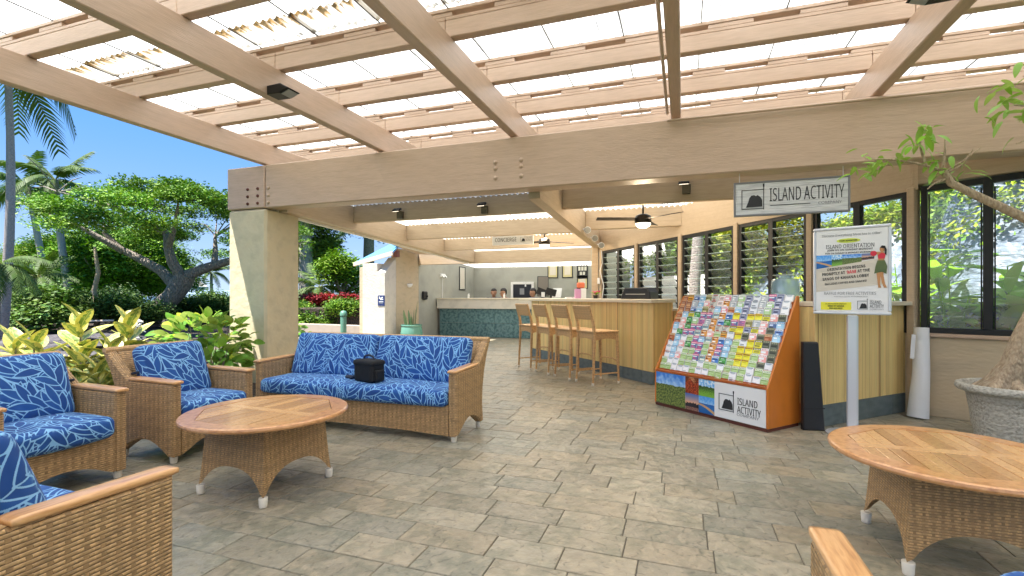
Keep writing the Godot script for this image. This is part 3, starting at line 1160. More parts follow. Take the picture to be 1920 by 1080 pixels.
# ---------- the slate floor ----------
func build_floor() -> void:
	var fl := struct("patio_floor", MB.new().span(V(-4.75, -0.12, -5.6), V(9.5, -0.008, 2.6)), M.mortar)
	struct("lobby_floor", MB.new().span(V(-7.0, -0.13, -17.0), V(9.5, -0.0085, -5.602)), M.mortar)
	var lens := [0.40, 0.40, 0.40, 0.34, 0.46]
	var wid := 0.2
	var list := []
	var row := 0
	var z := 2.2
	while z > -16.0:
		var x := -4.72 if z > -5.3 else -6.98
		x += [0.0, 0.2, 0.1, 0.3][row % 4] * 1.0 - 0.2 + rf(-0.03, 0.03)
		while x < 9.0:
			var kind := rng.randi() % 5
			var L: float = lens[kind]
			var c := V(x + L * 0.5, 0, z)
			x += L
			if c.x < (-4.7 if z > -5.4 else -6.85) or (c.x - c.z > 9.4):
				continue
			# only what the photograph can show
			var px := 0.9444 * c.x - 0.3289 * c.z
			var pz := -0.3289 * c.x - 0.9444 * c.z
			if pz < 0.8:
				if pz < -1.2:
					continue
			elif absf(px / pz) > 3.0:
				continue
			list.append([maxf(pz, 0.9), c, kind, L])
		z -= wid
		row += 1
	# how large it shows: nearest first
	list.sort_custom(func(a, b): return a[0] < b[0])
	var shapes := []
	for kind in 5:
		var mb := MB.new()
		mb.box(Vector3.ZERO, V(lens[kind] - 0.0045, 0.03, wid - 0.0045), 0.003)
		shapes.append(mb.done())
	var rest := []
	for k in 4:
		rest.append(MB.new())
	var count := 0
	for it in list:
		var c: Vector3 = it[1]
		var px := 0.9444 * c.x - 0.3289 * c.z
		var pz := -0.3289 * c.x - 0.9444 * c.z
		var seen := pz > 1.6 and absf(px / pz) < 1.1 and c.z > -8.5
		var tilt := Basis(Vector3.RIGHT, rf(-0.006, 0.006)) * Basis(Vector3.BACK, rf(-0.003, 0.003))
		var h := -0.0152 + rf(-0.0012, 0.0012)
		if seen and count < 300:
			count += 1
			part(fl, "tile", shapes[it[2]], M["slate_%d" % (rng.randi() % 8)], Transform3D(tilt, c + V(0, h, 0)))
		else:
			var k := rng.randi() % 4
			rest[k].box(c + V(0, h, 0), V(it[3] - 0.006, 0.03, wid - 0.006), 0.0, tilt)
	for k in 4:
		stuff(part(fl, "far_tiles", rest[k], M["slate_%d" % [0, 1, 2, 5][k]]))

# ---------- louvred windows ----------
func window_bay(p: Node, len: float, base: float, top0: float, top1: float, open_angle: float, glassy: bool) -> void:
	# in local axes: x along the wall from 0 to len, the room on +z
	var fr := MB.new()
	var mid := len * 0.5
	var tm := (top0 + top1) * 0.5
	var d := 0.07
	fr.span(V(0, base, -d), V(0.05, top0, 0.0), 0.004)
	fr.span(V(len - 0.05, base, -d), V(len, top1, 0.0), 0.004)
	fr.span(V(0.052, base, -d), V(len - 0.052, base + 0.055, 0.0), 0.004)
	fr.bar(V(0.0, top0 - 0.02, -d * 0.5), V(len, top1 - 0.02, -d * 0.5), d + 0.004, 0.06, 0.004)
	part(p, "window_frame", fr, M.frame_black)
	var ml := MB.new()
	ml.span(V(mid - 0.035, base + 0.05, -d), V(mid + 0.035, tm, 0.004), 0.004)
	part(p, "mullion", ml, M.frame_black)
	var clips := MB.new()
	var edges := MB.new()
	var pitch := 0.122
	for side in 2:
		var x0 := 0.056 if side == 0 else mid + 0.04
		var x1 := mid - 0.04 if side == 0 else len - 0.056
		var y := base + 0.11
		while y < minf(top0, top1) - 0.08:
			var bs := Basis(Vector3.RIGHT, open_angle)
			part(p, "louvre_blade", MB.new().box(Vector3.ZERO, V(x1 - x0, 0.135, 0.006)), M.glass, Transform3D(bs, V((x0 + x1) * 0.5, y, -d * 0.5)))
			for xx in [x0 + 0.006, x1 - 0.006]:
				clips.box(V(xx, y, -d * 0.5), V(0.012, 0.135, 0.014), 0.0, bs)
			if not glassy:
				edges.box(V((x0 + x1) * 0.5, y, -d * 0.5) + bs * V(0, 0.0695, 0), V(x1 - x0, 0.003, 0.007), 0.0, bs)
			y += pitch
	if not glassy:
		stuff(part(p, "blade_edges", edges, M.glass_edge))
	stuff(part(p, "louvre_clips", clips, M.frame_black))

func build_windows() -> void:
	var wall := thing("window_wall", "tan lobby wall of black framed louvre windows between slim posts", "wall", V(2.21, 0, -6.09), 0)
	wall.rotation.y = deg_to_rad(-45.0)
	# local x runs along the wall towards the camera side; work from the near corner backwards with negative x
	var step := 1.06
	var h := 2.275
	var slope := 0.037
	for k in 5:
		var x1 := -k * step - 0.036
		var x0 := -(k + 1) * step + 0.036
		var sub := Node3D.new()
		sub.name = "window"
		wall.add_child(sub, true)
		sub.position = V(x0, 0, 0)
		window_bay(sub, x1 - x0, 0.82, h - (k + 1) * slope, h - k * slope, [0.12, 0.75, 0.75, 0.75, 0.75][k], k == 0)
	for k in 6:
		part(wall, "post", MB.new().span(V(-k * step - 0.034, 0.0, -0.09), V(-k * step + 0.034, h + 0.03 - k * slope, 0.03), 0.006), M.lobby_paint_x)
	var top := MB.new()
	top.quad(V(-5.4, h - 5.1 * slope, 0.012), V(0.06, h + 0.002, 0.012), V(0.06, 2.79, 0.012), V(-5.4, 2.56, 0.012))
	top.quad(V(0.06, h + 0.002, -0.09), V(-5.4, h - 5.1 * slope, -0.09), V(-5.4, 2.56, -0.09), V(0.06, 2.79, -0.09))
	top.quad(V(-5.4, h - 5.1 * slope, -0.09), V(0.06, h + 0.002, -0.09), V(0.06, h + 0.002, 0.012), V(-5.4, h - 5.1 * slope, 0.012))
	part(wall, "head_beam", top, M.lobby_paint_x)
	part(wall, "low_wall", MB.new().span(V(-5.4, 0, -0.12), V(0.0, 0.818, -0.02), 0.004), M.tan_wall)
	# the near wall, turned nearly square to the patio
	var near := thing("near_window_wall", "tan wall under two tall black framed windows behind the potted tree", "wall", V(2.21, 0, -6.09), -28.0)
	var w1 := Node3D.new()
	w1.name = "window"
	near.add_child(w1, true)
	w1.position = V(0.07, 0, 0)
	window_bay(w1, 0.98, 0.83, 2.30, 2.32, 0.05, true)
	var w2 := Node3D.new()
	w2.name = "window"
	near.add_child(w2, true)
	w2.position = V(1.13, 0, 0)
	window_bay(w2, 0.98, 0.83, 2.32, 2.33, 0.05, true)
	part(near, "post", MB.new().span(V(1.06, 0.83, -0.08), V(1.125, 2.35, 0.03), 0.004), M.frame_black)
	part(near, "low_wall", MB.new().span(V(0.06, 0, -0.12), V(3.6, 0.79, 0.0), 0.006), M.tan_wall)
	part(near, "sill", MB.new().span(V(0.06, 0.792, -0.12), V(3.6, 0.828, 0.03), 0.005), M.paint_x)
	part(near, "head_beam", MB.new().span(V(0.0, 2.33, -0.10), V(3.6, 2.95, 0.02), 0.006), M.lobby_paint_x)
	part(near, "end_wall", MB.new().span(V(2.15, 0.83, -0.10), V(3.6, 2.328, -0.01), 0.006), M.tan_wall)

# ---------- wicker seats ----------
func seat_furniture(called: String, label: String, cat: String, width: float, backs: int, front_arch: float, fab: int, bow: float) -> Node3D:
	# local axes: the front faces +z, the front of the arms at z = 0
	var o := thing(called, label, cat)
	var at_ := 0.075
	var prof := PackedVector2Array([Vector2(0.0, 0.05), Vector2(0.0, 0.565), Vector2(-0.44, 0.575), Vector2(-0.56, 0.66), Vector2(-0.68, 0.775), Vector2(-0.735, 0.79), Vector2(-0.745, 0.775), Vector2(-0.66, 0.64), Vector2(-0.60, 0.50), Vector2(-0.565, 0.36), Vector2(-0.555, 0.22), Vector2(-0.575, 0.05), Vector2(-0.53, 0.05)])
	for k in 7:
		var u := (k + 1) / 8.0
		prof.push_back(Vector2(-0.53 + 0.48 * u, 0.05 + 0.105 * sin(u * PI)))
	prof.push_back(Vector2(-0.05, 0.05))
	for s in [-1.0, 1.0]:
		var mb := MB.new()
		mb.xf = Transform3D(Basis(V(0, 0, 1), V(0, 1, 0), V(-1, 0, 0)), V(s * (width * 0.5 - at_ * 0.5), 0, 0))
		mb.prism(prof, at_, 0.012)
		part(o, "side_panel", mb, M.wicker)
		mb = MB.new()
		mb.cushion(V(0.082, 0.026, 0.47), 0.012, 0.003, 0.0, 8)
		part(o, "arm_rest", mb, M.arm_wood, Transform3D(Basis(Vector3.RIGHT, 0.02), V(s * (width * 0.5 - at_ * 0.5), 0.583, -0.215)))
	var w := width - at_ * 2.0
	# front panel with an arched lower edge
	var fp := PackedVector2Array([Vector2(-w * 0.5, 0.05)])
	for k in 9:
		var u := (k + 0.5) / 9.0
		fp.push_back(Vector2(-w * 0.5 + 0.03 + (w - 0.06) * u, 0.05 + front_arch * pow(sin(u * PI), 0.7)))
	fp.append_array(PackedVector2Array([Vector2(w * 0.5, 0.05), Vector2(w * 0.5, 0.30), Vector2(-w * 0.5, 0.30)]))
	part(o, "front_panel", MB.new().prism(fp, 0.035), M.wicker, at(V(0, 0, -0.022)))
	part(o, "seat_deck", MB.new().box(V(0, 0.275, -0.28), V(w - 0.004, 0.03, 0.48)), M.wicker)
	# flared back panel
	var bp := [Vector2(-0.545, 0.12), Vector2(-0.55, 0.36), Vector2(-0.59, 0.52), Vector2(-0.645, 0.64), Vector2(-0.725, 0.775)]
	var back := MB.new()
	for side in 2:
		var off := 0.0 if side == 0 else 0.04
		for k in bp.size() - 1:
			var a: Vector2 = bp[k]
			var b: Vector2 = bp[k + 1]
			var p0 := V(-w * 0.5, a.y, a.x + off)
			var p1 := V(w * 0.5, a.y, a.x + off)
			var p2 := V(w * 0.5, b.y, b.x + off)
			var p3 := V(-w * 0.5, b.y, b.x + off)
			if side == 1:
				back.quad(p0, p1, p2, p3)
			else:
				back.quad(p1, p0, p3, p2)
	part(o, "back_panel", back, M.wicker)
	var roll := MB.new()
	roll.tube([V(-width * 0.5, 0.785, -0.715), V(width * 0.5, 0.785, -0.715)], [0.026, 0.026], 10)
	part(o, "back_roll", roll, M.wicker_fine)
	for s in [-1.0, 1.0]:
		for z in [-0.035, -0.545]:
			var mb := MB.new()
			mb.lathe([Vector2(0.0, 0.0), Vector2(0.020, 0.0), Vector2(0.023, 0.004), Vector2(0.026, 0.052)], 12)
			part(o, "foot_cap", mb, M.foot_cap, at(V(s * (width * 0.5 - 0.038), 0, z)))
	# cushions
	part(o, "seat_cushion", MB.new().cushion(V(w - 0.012, 0.135, 0.56), 0.045, 0.02, bow, 14), M["fabric_%d" % fab], at(V(0, 0.355, -0.245)))
	var bw := (w - 0.02) / backs
	for k in backs:
		var x := -w * 0.5 + 0.01 + bw * (k + 0.5)
		var bs := Basis(Vector3.RIGHT, PI / 2 - 0.33)
		var cu := part(o, "back_cushion", MB.new().cushion(V(bw - 0.004, 0.13, 0.44), 0.05, 0.03, 0.0, 14), M["fabric_%d" % ((fab + k + 1) % 3)], Transform3D(bs, V(x, 0.605, -0.46)))
		if backs == 1:
			for s in [-1.0, 1.0]:
				part(cu, "strap", MB.new().box(Vector3.ZERO, V(0.07, 0.03, 0.016), 0.004), M.strap, at(V(s * (bw * 0.5 + 0.01), -0.01, -0.02)))
	return o

func build_seats() -> void:
	var s := seat_furniture("wicker_sofa", "long wicker sofa with blue leaf print cushions in front of the cream column", "sofa", 2.12, 2, 0.025, 0, 0.02)
	s.position = V(-2.80, 0, -3.62)
	var a := seat_furniture("wicker_armchair", "wicker armchair between the sofa and the round table, its back to the green shrub", "armchair", 0.70, 1, 0.09, 1, 0.03)
	a.set_meta("group", "wicker armchairs with blue cushions")
	a.position = V(-3.42, 0, -2.845)
	a.rotation.y = PI / 2
	dup(a, "wicker armchair at the left edge, its back to the yellow variegated plant", V(-3.50, 0, -1.90), 90)
	var l := seat_furniture("wicker_loveseat", "nearest wicker loveseat in the bottom left corner, seen from its wooden arm side", "loveseat", 1.5, 2, 0.05, 2, 0.02)
	l.position = V(-2.45, 0, -1.25)
	l.rotation.y = PI
	for c in l.get_children():
		if str(c.name).begins_with("back_cushion"):
			c.position.z += 0.072
	var d := dup(a, "wicker armchair in the bottom right corner, only its arm tip and cushion showing", V(0.665, 0, -1.48), 180)
	d.get_node("back_cushion").position.z -= 0.12

func round_table(label: String, pos: Vector3, turn: float) -> void:
	var o := thing("round_table", label, "coffee table", pos, turn, "round teak tables on wicker bases")
	var R := 0.485
	var H := 0.48
	var T := 0.030
	# rim ring whose inner edge is an octagon
	var oct := []
	for k in 8:
		oct.append(Vector2.from_angle(TAU * (k + 0.5) / 8.0) * 0.405)
	var rim := MB.new()
	var seg := 64
	var inner := func(a: float) -> Vector2:
		var d := Vector2.from_angle(a)
		var k := int(floor(fposmod(a, TAU) / (TAU / 8.0) + 0.5)) % 8
		var na := TAU * k / 8.0
		return d * (0.405 * cos(PI / 8.0) / cos(a - na))
	for k in seg:
		var a0 := TAU * k / seg
		var a1 := TAU * (k + 1) / seg
		var i0: Vector2 = inner.call(a0)
		var i1: Vector2 = inner.call(a1)
		var prof := [Vector2(R - 0.012, 0.0), Vector2(R - 0.003, 0.005), Vector2(R, 0.015), Vector2(R - 0.003, 0.025), Vector2(R - 0.012, T)]
		var P := func(r: float, y: float, an: float) -> Vector3: return V(cos(an) * r, H - T + y, -sin(an) * r)
		for j in prof.size() - 1:
			var q: Vector2 = prof[j]
			var w: Vector2 = prof[j + 1]
			rim.quad(P.call(q.x, q.y, a0), P.call(q.x, q.y, a1), P.call(w.x, w.y, a1), P.call(w.x, w.y, a0))
		var t0 := V(i0.x, H, -i0.y)
		var t1 := V(i1.x, H, -i1.y)
		rim.quad(t0, P.call(R - 0.012, T, a0), P.call(R - 0.012, T, a1), t1)
		rim.quad(V(i1.x, H - T, -i1.y), P.call(R - 0.012, 0.0, a1), P.call(R - 0.012, 0.0, a0), V(i0.x, H - T, -i0.y))
		rim.quad(V(i1.x, H - T, -i1.y), V(i0.x, H - T, -i0.y), t0, t1)
	part(o, "rim", rim, M.teak_rim)
	# slats clipped to the octagon, all along z; one board across
	var clip := PackedVector2Array()
	for k in 8:
		clip.push_back((oct[k] as Vector2) * 0.994)
	var slat := func(called: String, x0: float, x1: float, z0: float, z1: float, m: Material, dy: float) -> void:
		var r := PackedVector2Array([Vector2(x0, z0), Vector2(x1, z0), Vector2(x1, z1), Vector2(x0, z1)])
		for q in Geometry2D.intersect_polygons(r, clip):
			part(o, called, MB.new().prism(q, 0.022, 0.0015), m, Transform3D(Basis(Vector3.RIGHT, -PI / 2), V(0, H - 0.0125 + dy, 0)))
	slat.call("cross_board", -0.5, 0.5, -0.033, 0.033, M.teak_2, 0.0)
	slat.call("centre_board", -0.040, 0.040, 0.036, 0.5, M.teak_1, 0.0)
	slat.call("centre_board", -0.040, 0.040, -0.5, -0.036, M.teak_1, 0.0)
	var x := 0.044
	while x < 0.40:
		for s in [-1.0, 1.0]:
			for e in [-1.0, 1.0]:
				var xa: float = x if s > 0 else -x - 0.050
				slat.call("slat", xa, xa + 0.050, 0.036 if e > 0 else -0.5, 0.5 if e > 0 else -0.036, M["teak_%d" % [0, 0, 2, 1, 2, 0][rng.randi() % 6]], rf(-0.001, 0.0008))
		x += 0.054
	# splayed wicker base, square with arched sides
	var base := MB.new()
	var foot := 0.275
	var topw := 0.235
	for k in 4:
		base.xf = Transform3D(Basis(Vector3.UP, PI / 2 * k), Vector3.ZERO)
		base.grid(12, 24, func(u: float, w: float) -> Vector3:
			var x2 := w * 2.0 - 1.0
			var y0 := 0.055 + 0.14 * pow(maxf(0.0, 1.0 - pow(absf(x2) / 0.94, 2.6)), 0.8)
			var y := lerpf(H - T - 0.002, y0, u)
			var r := lerpf(foot, topw, pow(y / H, 0.7))
			return V(x2 * r, y, r), Vector2(0.40, 0.52))
	# texture coordinates along the weave
	for q in base.t.size():
		var pt := base.v[q]
		var k := q / (13 * 25)
		var loc := pt.rotated(Vector3.UP, -PI / 2 * k)
		base.t[q] = Vector2(loc.x, pt.y)
	part(o, "wicker_base", base, M.wicker_weave)
	part(o, "underframe", MB.new().box(V(0, H - T - 0.026, 0), V(0.45, 0.04, 0.45)), M.teak_1)
	for sx in [-1.0, 1.0]:
		for sz in [-1.0, 1.0]:
			var mb := MB.new()
			mb.lathe([Vector2(0.0, 0.0), Vector2(0.019, 0.0), Vector2(0.022, 0.004), Vector2(0.025, 0.055), Vector2(0.0, 0.056)], 12)
			part(o, "foot_cap", mb, M.foot_cap, at(V(sx * 0.258, 0, sz * 0.258)))

func build_tables() -> void:
	round_table("round teak slatted table with wicker base among the blue armchairs and sofa", V(-2.495, 0, -2.44), -3.0)
	round_table("round orange teak slatted table with wicker base at the right edge, by the potted tree", V(1.175, 0, -2.82), 0.0)

# ---------- bar ----------
func build_stools() -> void:
	var o := thing("bar_stool", "bar stool nearest the camera, fourth along the bamboo bar", "bar stool", V(-1.125, 0, -6.845), 135.0, "woven bar stools at the bamboo bar")
	var m: Material = M.wicker_fine
	# local: faces +z
	for s in [-1.0, 1.0]:
		part(o, "front_leg", MB.new().tube([V(s * 0.205, 0.022, 0.205), V(s * 0.195, 0.66, 0.185)], [0.014, 0.022], 8), m)
		part(o, "back_leg", MB.new().tube([V(s * 0.200, 0.022, -0.215), V(s * 0.190, 0.68, -0.185), V(s * 0.190, 0.82, -0.20), V(s * 0.190, 1.07, -0.275)], [0.014, 0.024, 0.022, 0.018], 8), m)
		part(o, "side_stretcher", MB.new().tube([V(s * 0.203, 0.15, 0.20), V(s * 0.2, 0.15, -0.205)], [0.010, 0.010], 6), m)
		for z in [0.206, -0.217]:
			part(o, "foot_cap", MB.new().lathe([Vector2(0, 0), Vector2(0.017, 0), Vector2(0.019, 0.035), Vector2(0, 0.036)], 10), M.foot_cap, at(V(s * (0.2055 if z > 0 else 0.2005), 0, z)))
	part(o, "front_stretcher", MB.new().tube([V(-0.2, 0.30, 0.198), V(-0.1, 0.335, 0.19), V(0.1, 0.335, 0.19), V(0.2, 0.30, 0.198)], [0.010, 0.010, 0.010, 0.010], 6), m)
	part(o, "seat", MB.new().cushion(V(0.425, 0.03, 0.43), 0.014, 0.006, 0.0, 8), m, at(V(0, 0.712, 0)))
	var ap := PackedVector2Array([Vector2(-0.195, 0.60), Vector2(0, 0.625), Vector2(0.195, 0.60), Vector2(0.195, 0.698), Vector2(-0.195, 0.698)])
	part(o, "apron", MB.new().prism(ap, 0.02), m, at(V(0, 0, 0.185)))
	part(o, "apron", MB.new().prism(ap, 0.02), m, at(V(0, 0, -0.185)))
	part(o, "apron", MB.new().prism(ap, 0.02), m, at(V(0.188, 0, 0), 90))
	part(o, "apron", MB.new().prism(ap, 0.02), m, at(V(-0.188, 0, 0), 90))
	var back := MB.new()
	back.box(Vector3.ZERO, V(0.39, 0.20, 0.026), 0.008)
	part(o, "backrest", back, m, Transform3D(Basis(Vector3.RIGHT, -0.29), V(0, 0.975, -0.247)))
	dup(o, "third bar stool along the bamboo bar, second nearest the camera", V(-1.517, 0, -7.173), 135.5)
	dup(o, "second bar stool along the bamboo bar, third from the camera", V(-1.92, 0, -7.532), 134)
	dup(o, "farthest bar stool at the left end of the bamboo bar, before the green slate", V(-2.328, 0, -7.895), 137)

func bamboo_face(mb: MB, a: Vector3, b: Vector3, y0: float, y1: float, w := 0.028) -> void:
	# a run of split canes from a to b, round side out (to the left of a -> b seen from above is inside)
	var d := b - a
	var ux := d.normalized()
	var out := Vector3.UP.cross(ux) * -1.0
	var x := 0.0
	while x < d.length() - 0.002:
		var cw := minf(w * rf(0.55, 1.6), d.length() - x)
		var f := rf(0.84, 1.12)
		var g := rf(0.95, 1.05)
		mb.col = C(0.80 * f, 0.60 * f * g, 0.25 * f * g)
		if rng.randf() < 0.02:
			mb.col = C(0.42, 0.27, 0.10)
		var p := a + ux * (x + cw * 0.5)
		var r := cw * 0.5
		var pr := []
		for j in 5:
			var an := PI * j / 4.0
			pr.append(p - ux * cos(an) * r + out * sin(an) * r * 0.16)
		for j in 4:
			mb.quad(pr[j] + V(0, y0, 0), pr[j + 1] + V(0, y0, 0), pr[j + 1] + V(0, y1, 0), pr[j] + V(0, y1, 0))
		x += cw

func build_bar() -> void:
	var o := thing("bamboo_bar", "long bamboo fronted bar counter with cream top and slate plinth", "bar counter")
	var e := V(-0.378, 0, -6.876)
	var f := V(-2.84, 0, -9.338)
	var u := (e - f).normalized()
	var inn := V(0.7071, 0, -0.7071)
	# body behind the canes
	var body := MB.new()
	var poly := [f, e, e + V(0.24, 0, -0.62), f + inn * 0.6]
	var q := func(k: int, y: float, off: float) -> Vector3: return poly[k] + V(0, y, 0)
	for k in 4:
		var a: Vector3 = poly[k]
		var b: Vector3 = poly[(k + 1) % 4]
		body.quad(a + V(0, 0.17, 0), b + V(0, 0.17, 0), b + V(0, 1.10, 0), a + V(0, 1.10, 0))
	part(o, "carcass", body, M.honey_wood)
	var cane := MB.new()
	bamboo_face(cane, f, e, 0.172, 1.105)
	bamboo_face(cane, e, e + V(0.24, 0, -0.62), 0.172, 1.105)
	bamboo_face(cane, f + inn * 0.6, f, 0.172, 1.105)
	stuff(part(o, "bamboo_canes", cane, M.bamboo))
	# plinth slabs
	var L := (e - f).length()
	var x := 0.0
	while x < L - 0.01:
		var w := minf(0.405, L - x)
		var c := f + u * (x + w * 0.5) + inn * 0.012
		part(o, "plinth_slab", MB.new().box(Vector3.ZERO, V(w - 0.004, 0.168, 0.02), 0.003), M.plinth_slate, Transform3D(Basis(u, Vector3.UP, u.cross(Vector3.UP)), c + V(0, 0.085, 0)))
		x += w
	var sd := V(0.24, 0, -0.62).normalized()
	part(o, "plinth_slab", MB.new().box(Vector3.ZERO, V(0.64, 0.168, 0.02), 0.003), M.plinth_slate, Transform3D(Basis(sd, Vector3.UP, sd.cross(Vector3.UP)), e + V(0.12, 0.085, -0.31) + sd.cross(Vector3.UP) * -0.012))
	# top
	var tp := PackedVector2Array([Vector2(f.x - 0.30, f.z - 0.30) + Vector2(-0.05, 0.05), Vector2(e.x - 0.02, e.z + 0.08), Vector2(e.x + 0.06, e.z - 0.02), Vector2(e.x + 0.28, e.z - 0.62), Vector2(f.x + 0.15, f.z - 0.72)])
	var fl := PackedVector2Array()
	for k in tp:
		fl.push_back(Vector2(k.x, -k.y))
	part(o, "counter_top", MB.new().prism(fl, 0.05, 0.004), M.cream_top, Transform3D(Basis(Vector3.RIGHT, -PI / 2), V(0, 1.1305, 0)))
	# the lower return towards the rack
	var lo := thing("low_bamboo_desk", "lower bamboo desk section between the bar and the brochure rack", "desk")
	var g := V(-0.13, 0, -7.5)
	var h := V(0.56, 0, -7.33)
	var cn := MB.new()
	bamboo_face(cn, g, h, 0.0, 0.985)
	stuff(part(lo, "bamboo_canes", cn, M.bamboo))
	part(lo, "desk_top", MB.new().bar(g + V(0.0, 1.0, -0.22), h + V(0, 1.0, -0.22), 0.5, 0.028, 0.003), M.cream_top)
	part(lo, "carcass", MB.new().bar(g + V(0, 0.49, -0.2), h + V(0, 0.49, -0.2), 0.36, 0.97), M.honey_wood)
	# right hand desk, square to the window wall
	var dk := thing("bamboo_desk", "bamboo fronted reception desk with slate plinth behind the poster stand", "desk")
	var a := V(0.60, 0, -4.56 - 0.02)
	a = V(1.13, 0, -5.11)
	var b := V(2.19, 0, -6.17)
	var du := (b - a).normalized()
	var dn := V(0.7071, 0, 0.7071)
	var c2 := MB.new()
	# wide veneer strips of flattened bamboo
	bamboo_face(c2, a, b, 0.20, 1.10, 0.022)
	bamboo_face(c2, a - dn * 0.39, a, 0.20, 1.10, 0.022)
	stuff(part(dk, "bamboo_veneer", c2, M.bamboo))
	part(dk, "carcass", MB.new().box((a + b) * 0.5 - dn * 0.2 + V(0, 0.56, 0), V((b - a).length(), 1.08, 0.38), 0.0, Basis(du, Vector3.UP, du.cross(Vector3.UP))), M.honey_wood)
	x = 0.0
	L = (b - a).length()
	while x < L - 0.02:
		var w := minf(0.415, L - x)
		part(dk, "plinth_slab", MB.new().box(Vector3.ZERO, V(w - 0.004, 0.196, 0.02), 0.003), M.plinth_slate, Transform3D(Basis(du, Vector3.UP, du.cross(Vector3.UP)), a + du * (x + w * 0.5) - dn * 0.006 + V(0, 0.099, 0)))
		x += w
	part(dk, "desk_top", MB.new().box((a + b) * 0.5 - dn * 0.22 + V(0, 1.125, 0) + du * 0.05, V(L + 0.10, 0.04, 0.62), 0.004, Basis(du, Vector3.UP, du.cross(Vector3.UP))), M.cream_top)
	# concierge counter at the back
	var cc := thing("concierge_counter", "concierge counter with cream top band and green slate front at the back", "reception counter")
	part(cc, "body", MB.new().span(V(-6.92, 0, -13.85), V(-3.35, 1.09, -13.24)), M.cream_fascia)
	part(cc, "top_band", MB.new().span(V(-6.96, 0.83, -13.238), V(-3.35, 1.10, -13.14), 0.005), M.cream_fascia)
	part(cc, "counter_top", MB.new().span(V(-6.97, 1.102, -13.9), V(-3.35, 1.14, -13.12), 0.006), M.cream_top)
	x = -6.9
	while x < -3.4:
		for y in 2:
			part(cc, "slate_panel", MB.new().span(V(x, 0.004 + y * 0.413, -13.238), V(x + 0.586, 0.413 + y * 0.412, -13.212), 0.003), M.green_slate)
		x += 0.59

# ---------- brochure rack ----------
func logo(parent: Node, xf: Transform3D, s: float, m: Material) -> void:
	# square outline, rock and mast; s is the height of the square
	var fr := MB.new()
	fr.box(V(0, s * 0.5, 0), V(s * 1.06, s * 0.035, 0.003))
	fr.box(V(0, -s * 0.5, 0), V(s * 1.06, s * 0.035, 0.003))
	fr.box(V(-s * 0.51, 0, 0), V(s * 0.035, s * 0.965, 0.003))
	fr.box(V(s * 0.53, s * 0.12, 0), V(s * 0.035, s * 1.35, 0.003))
	fr.box(V(s * 0.53, s * 0.72, 0), V(s * 0.07, s * 0.16, 0.003), 0.0)
	part(parent, "logo_frame", fr, m, xf)
	var rock := PackedVector2Array([Vector2(-0.32, -0.42), Vector2(-0.20, -0.12), Vector2(-0.16, 0.06), Vector2(-0.06, 0.20), Vector2(0.08, 0.22), Vector2(0.16, 0.16), Vector2(0.24, 0.22), Vector2(0.38, 0.10), Vector2(0.46, -0.06), Vector2(0.47, -0.40)])
	for k in rock.size():
		rock[k] *= s
	part(parent, "logo_rock", MB.new().prism(rock, 0.003), m, xf)

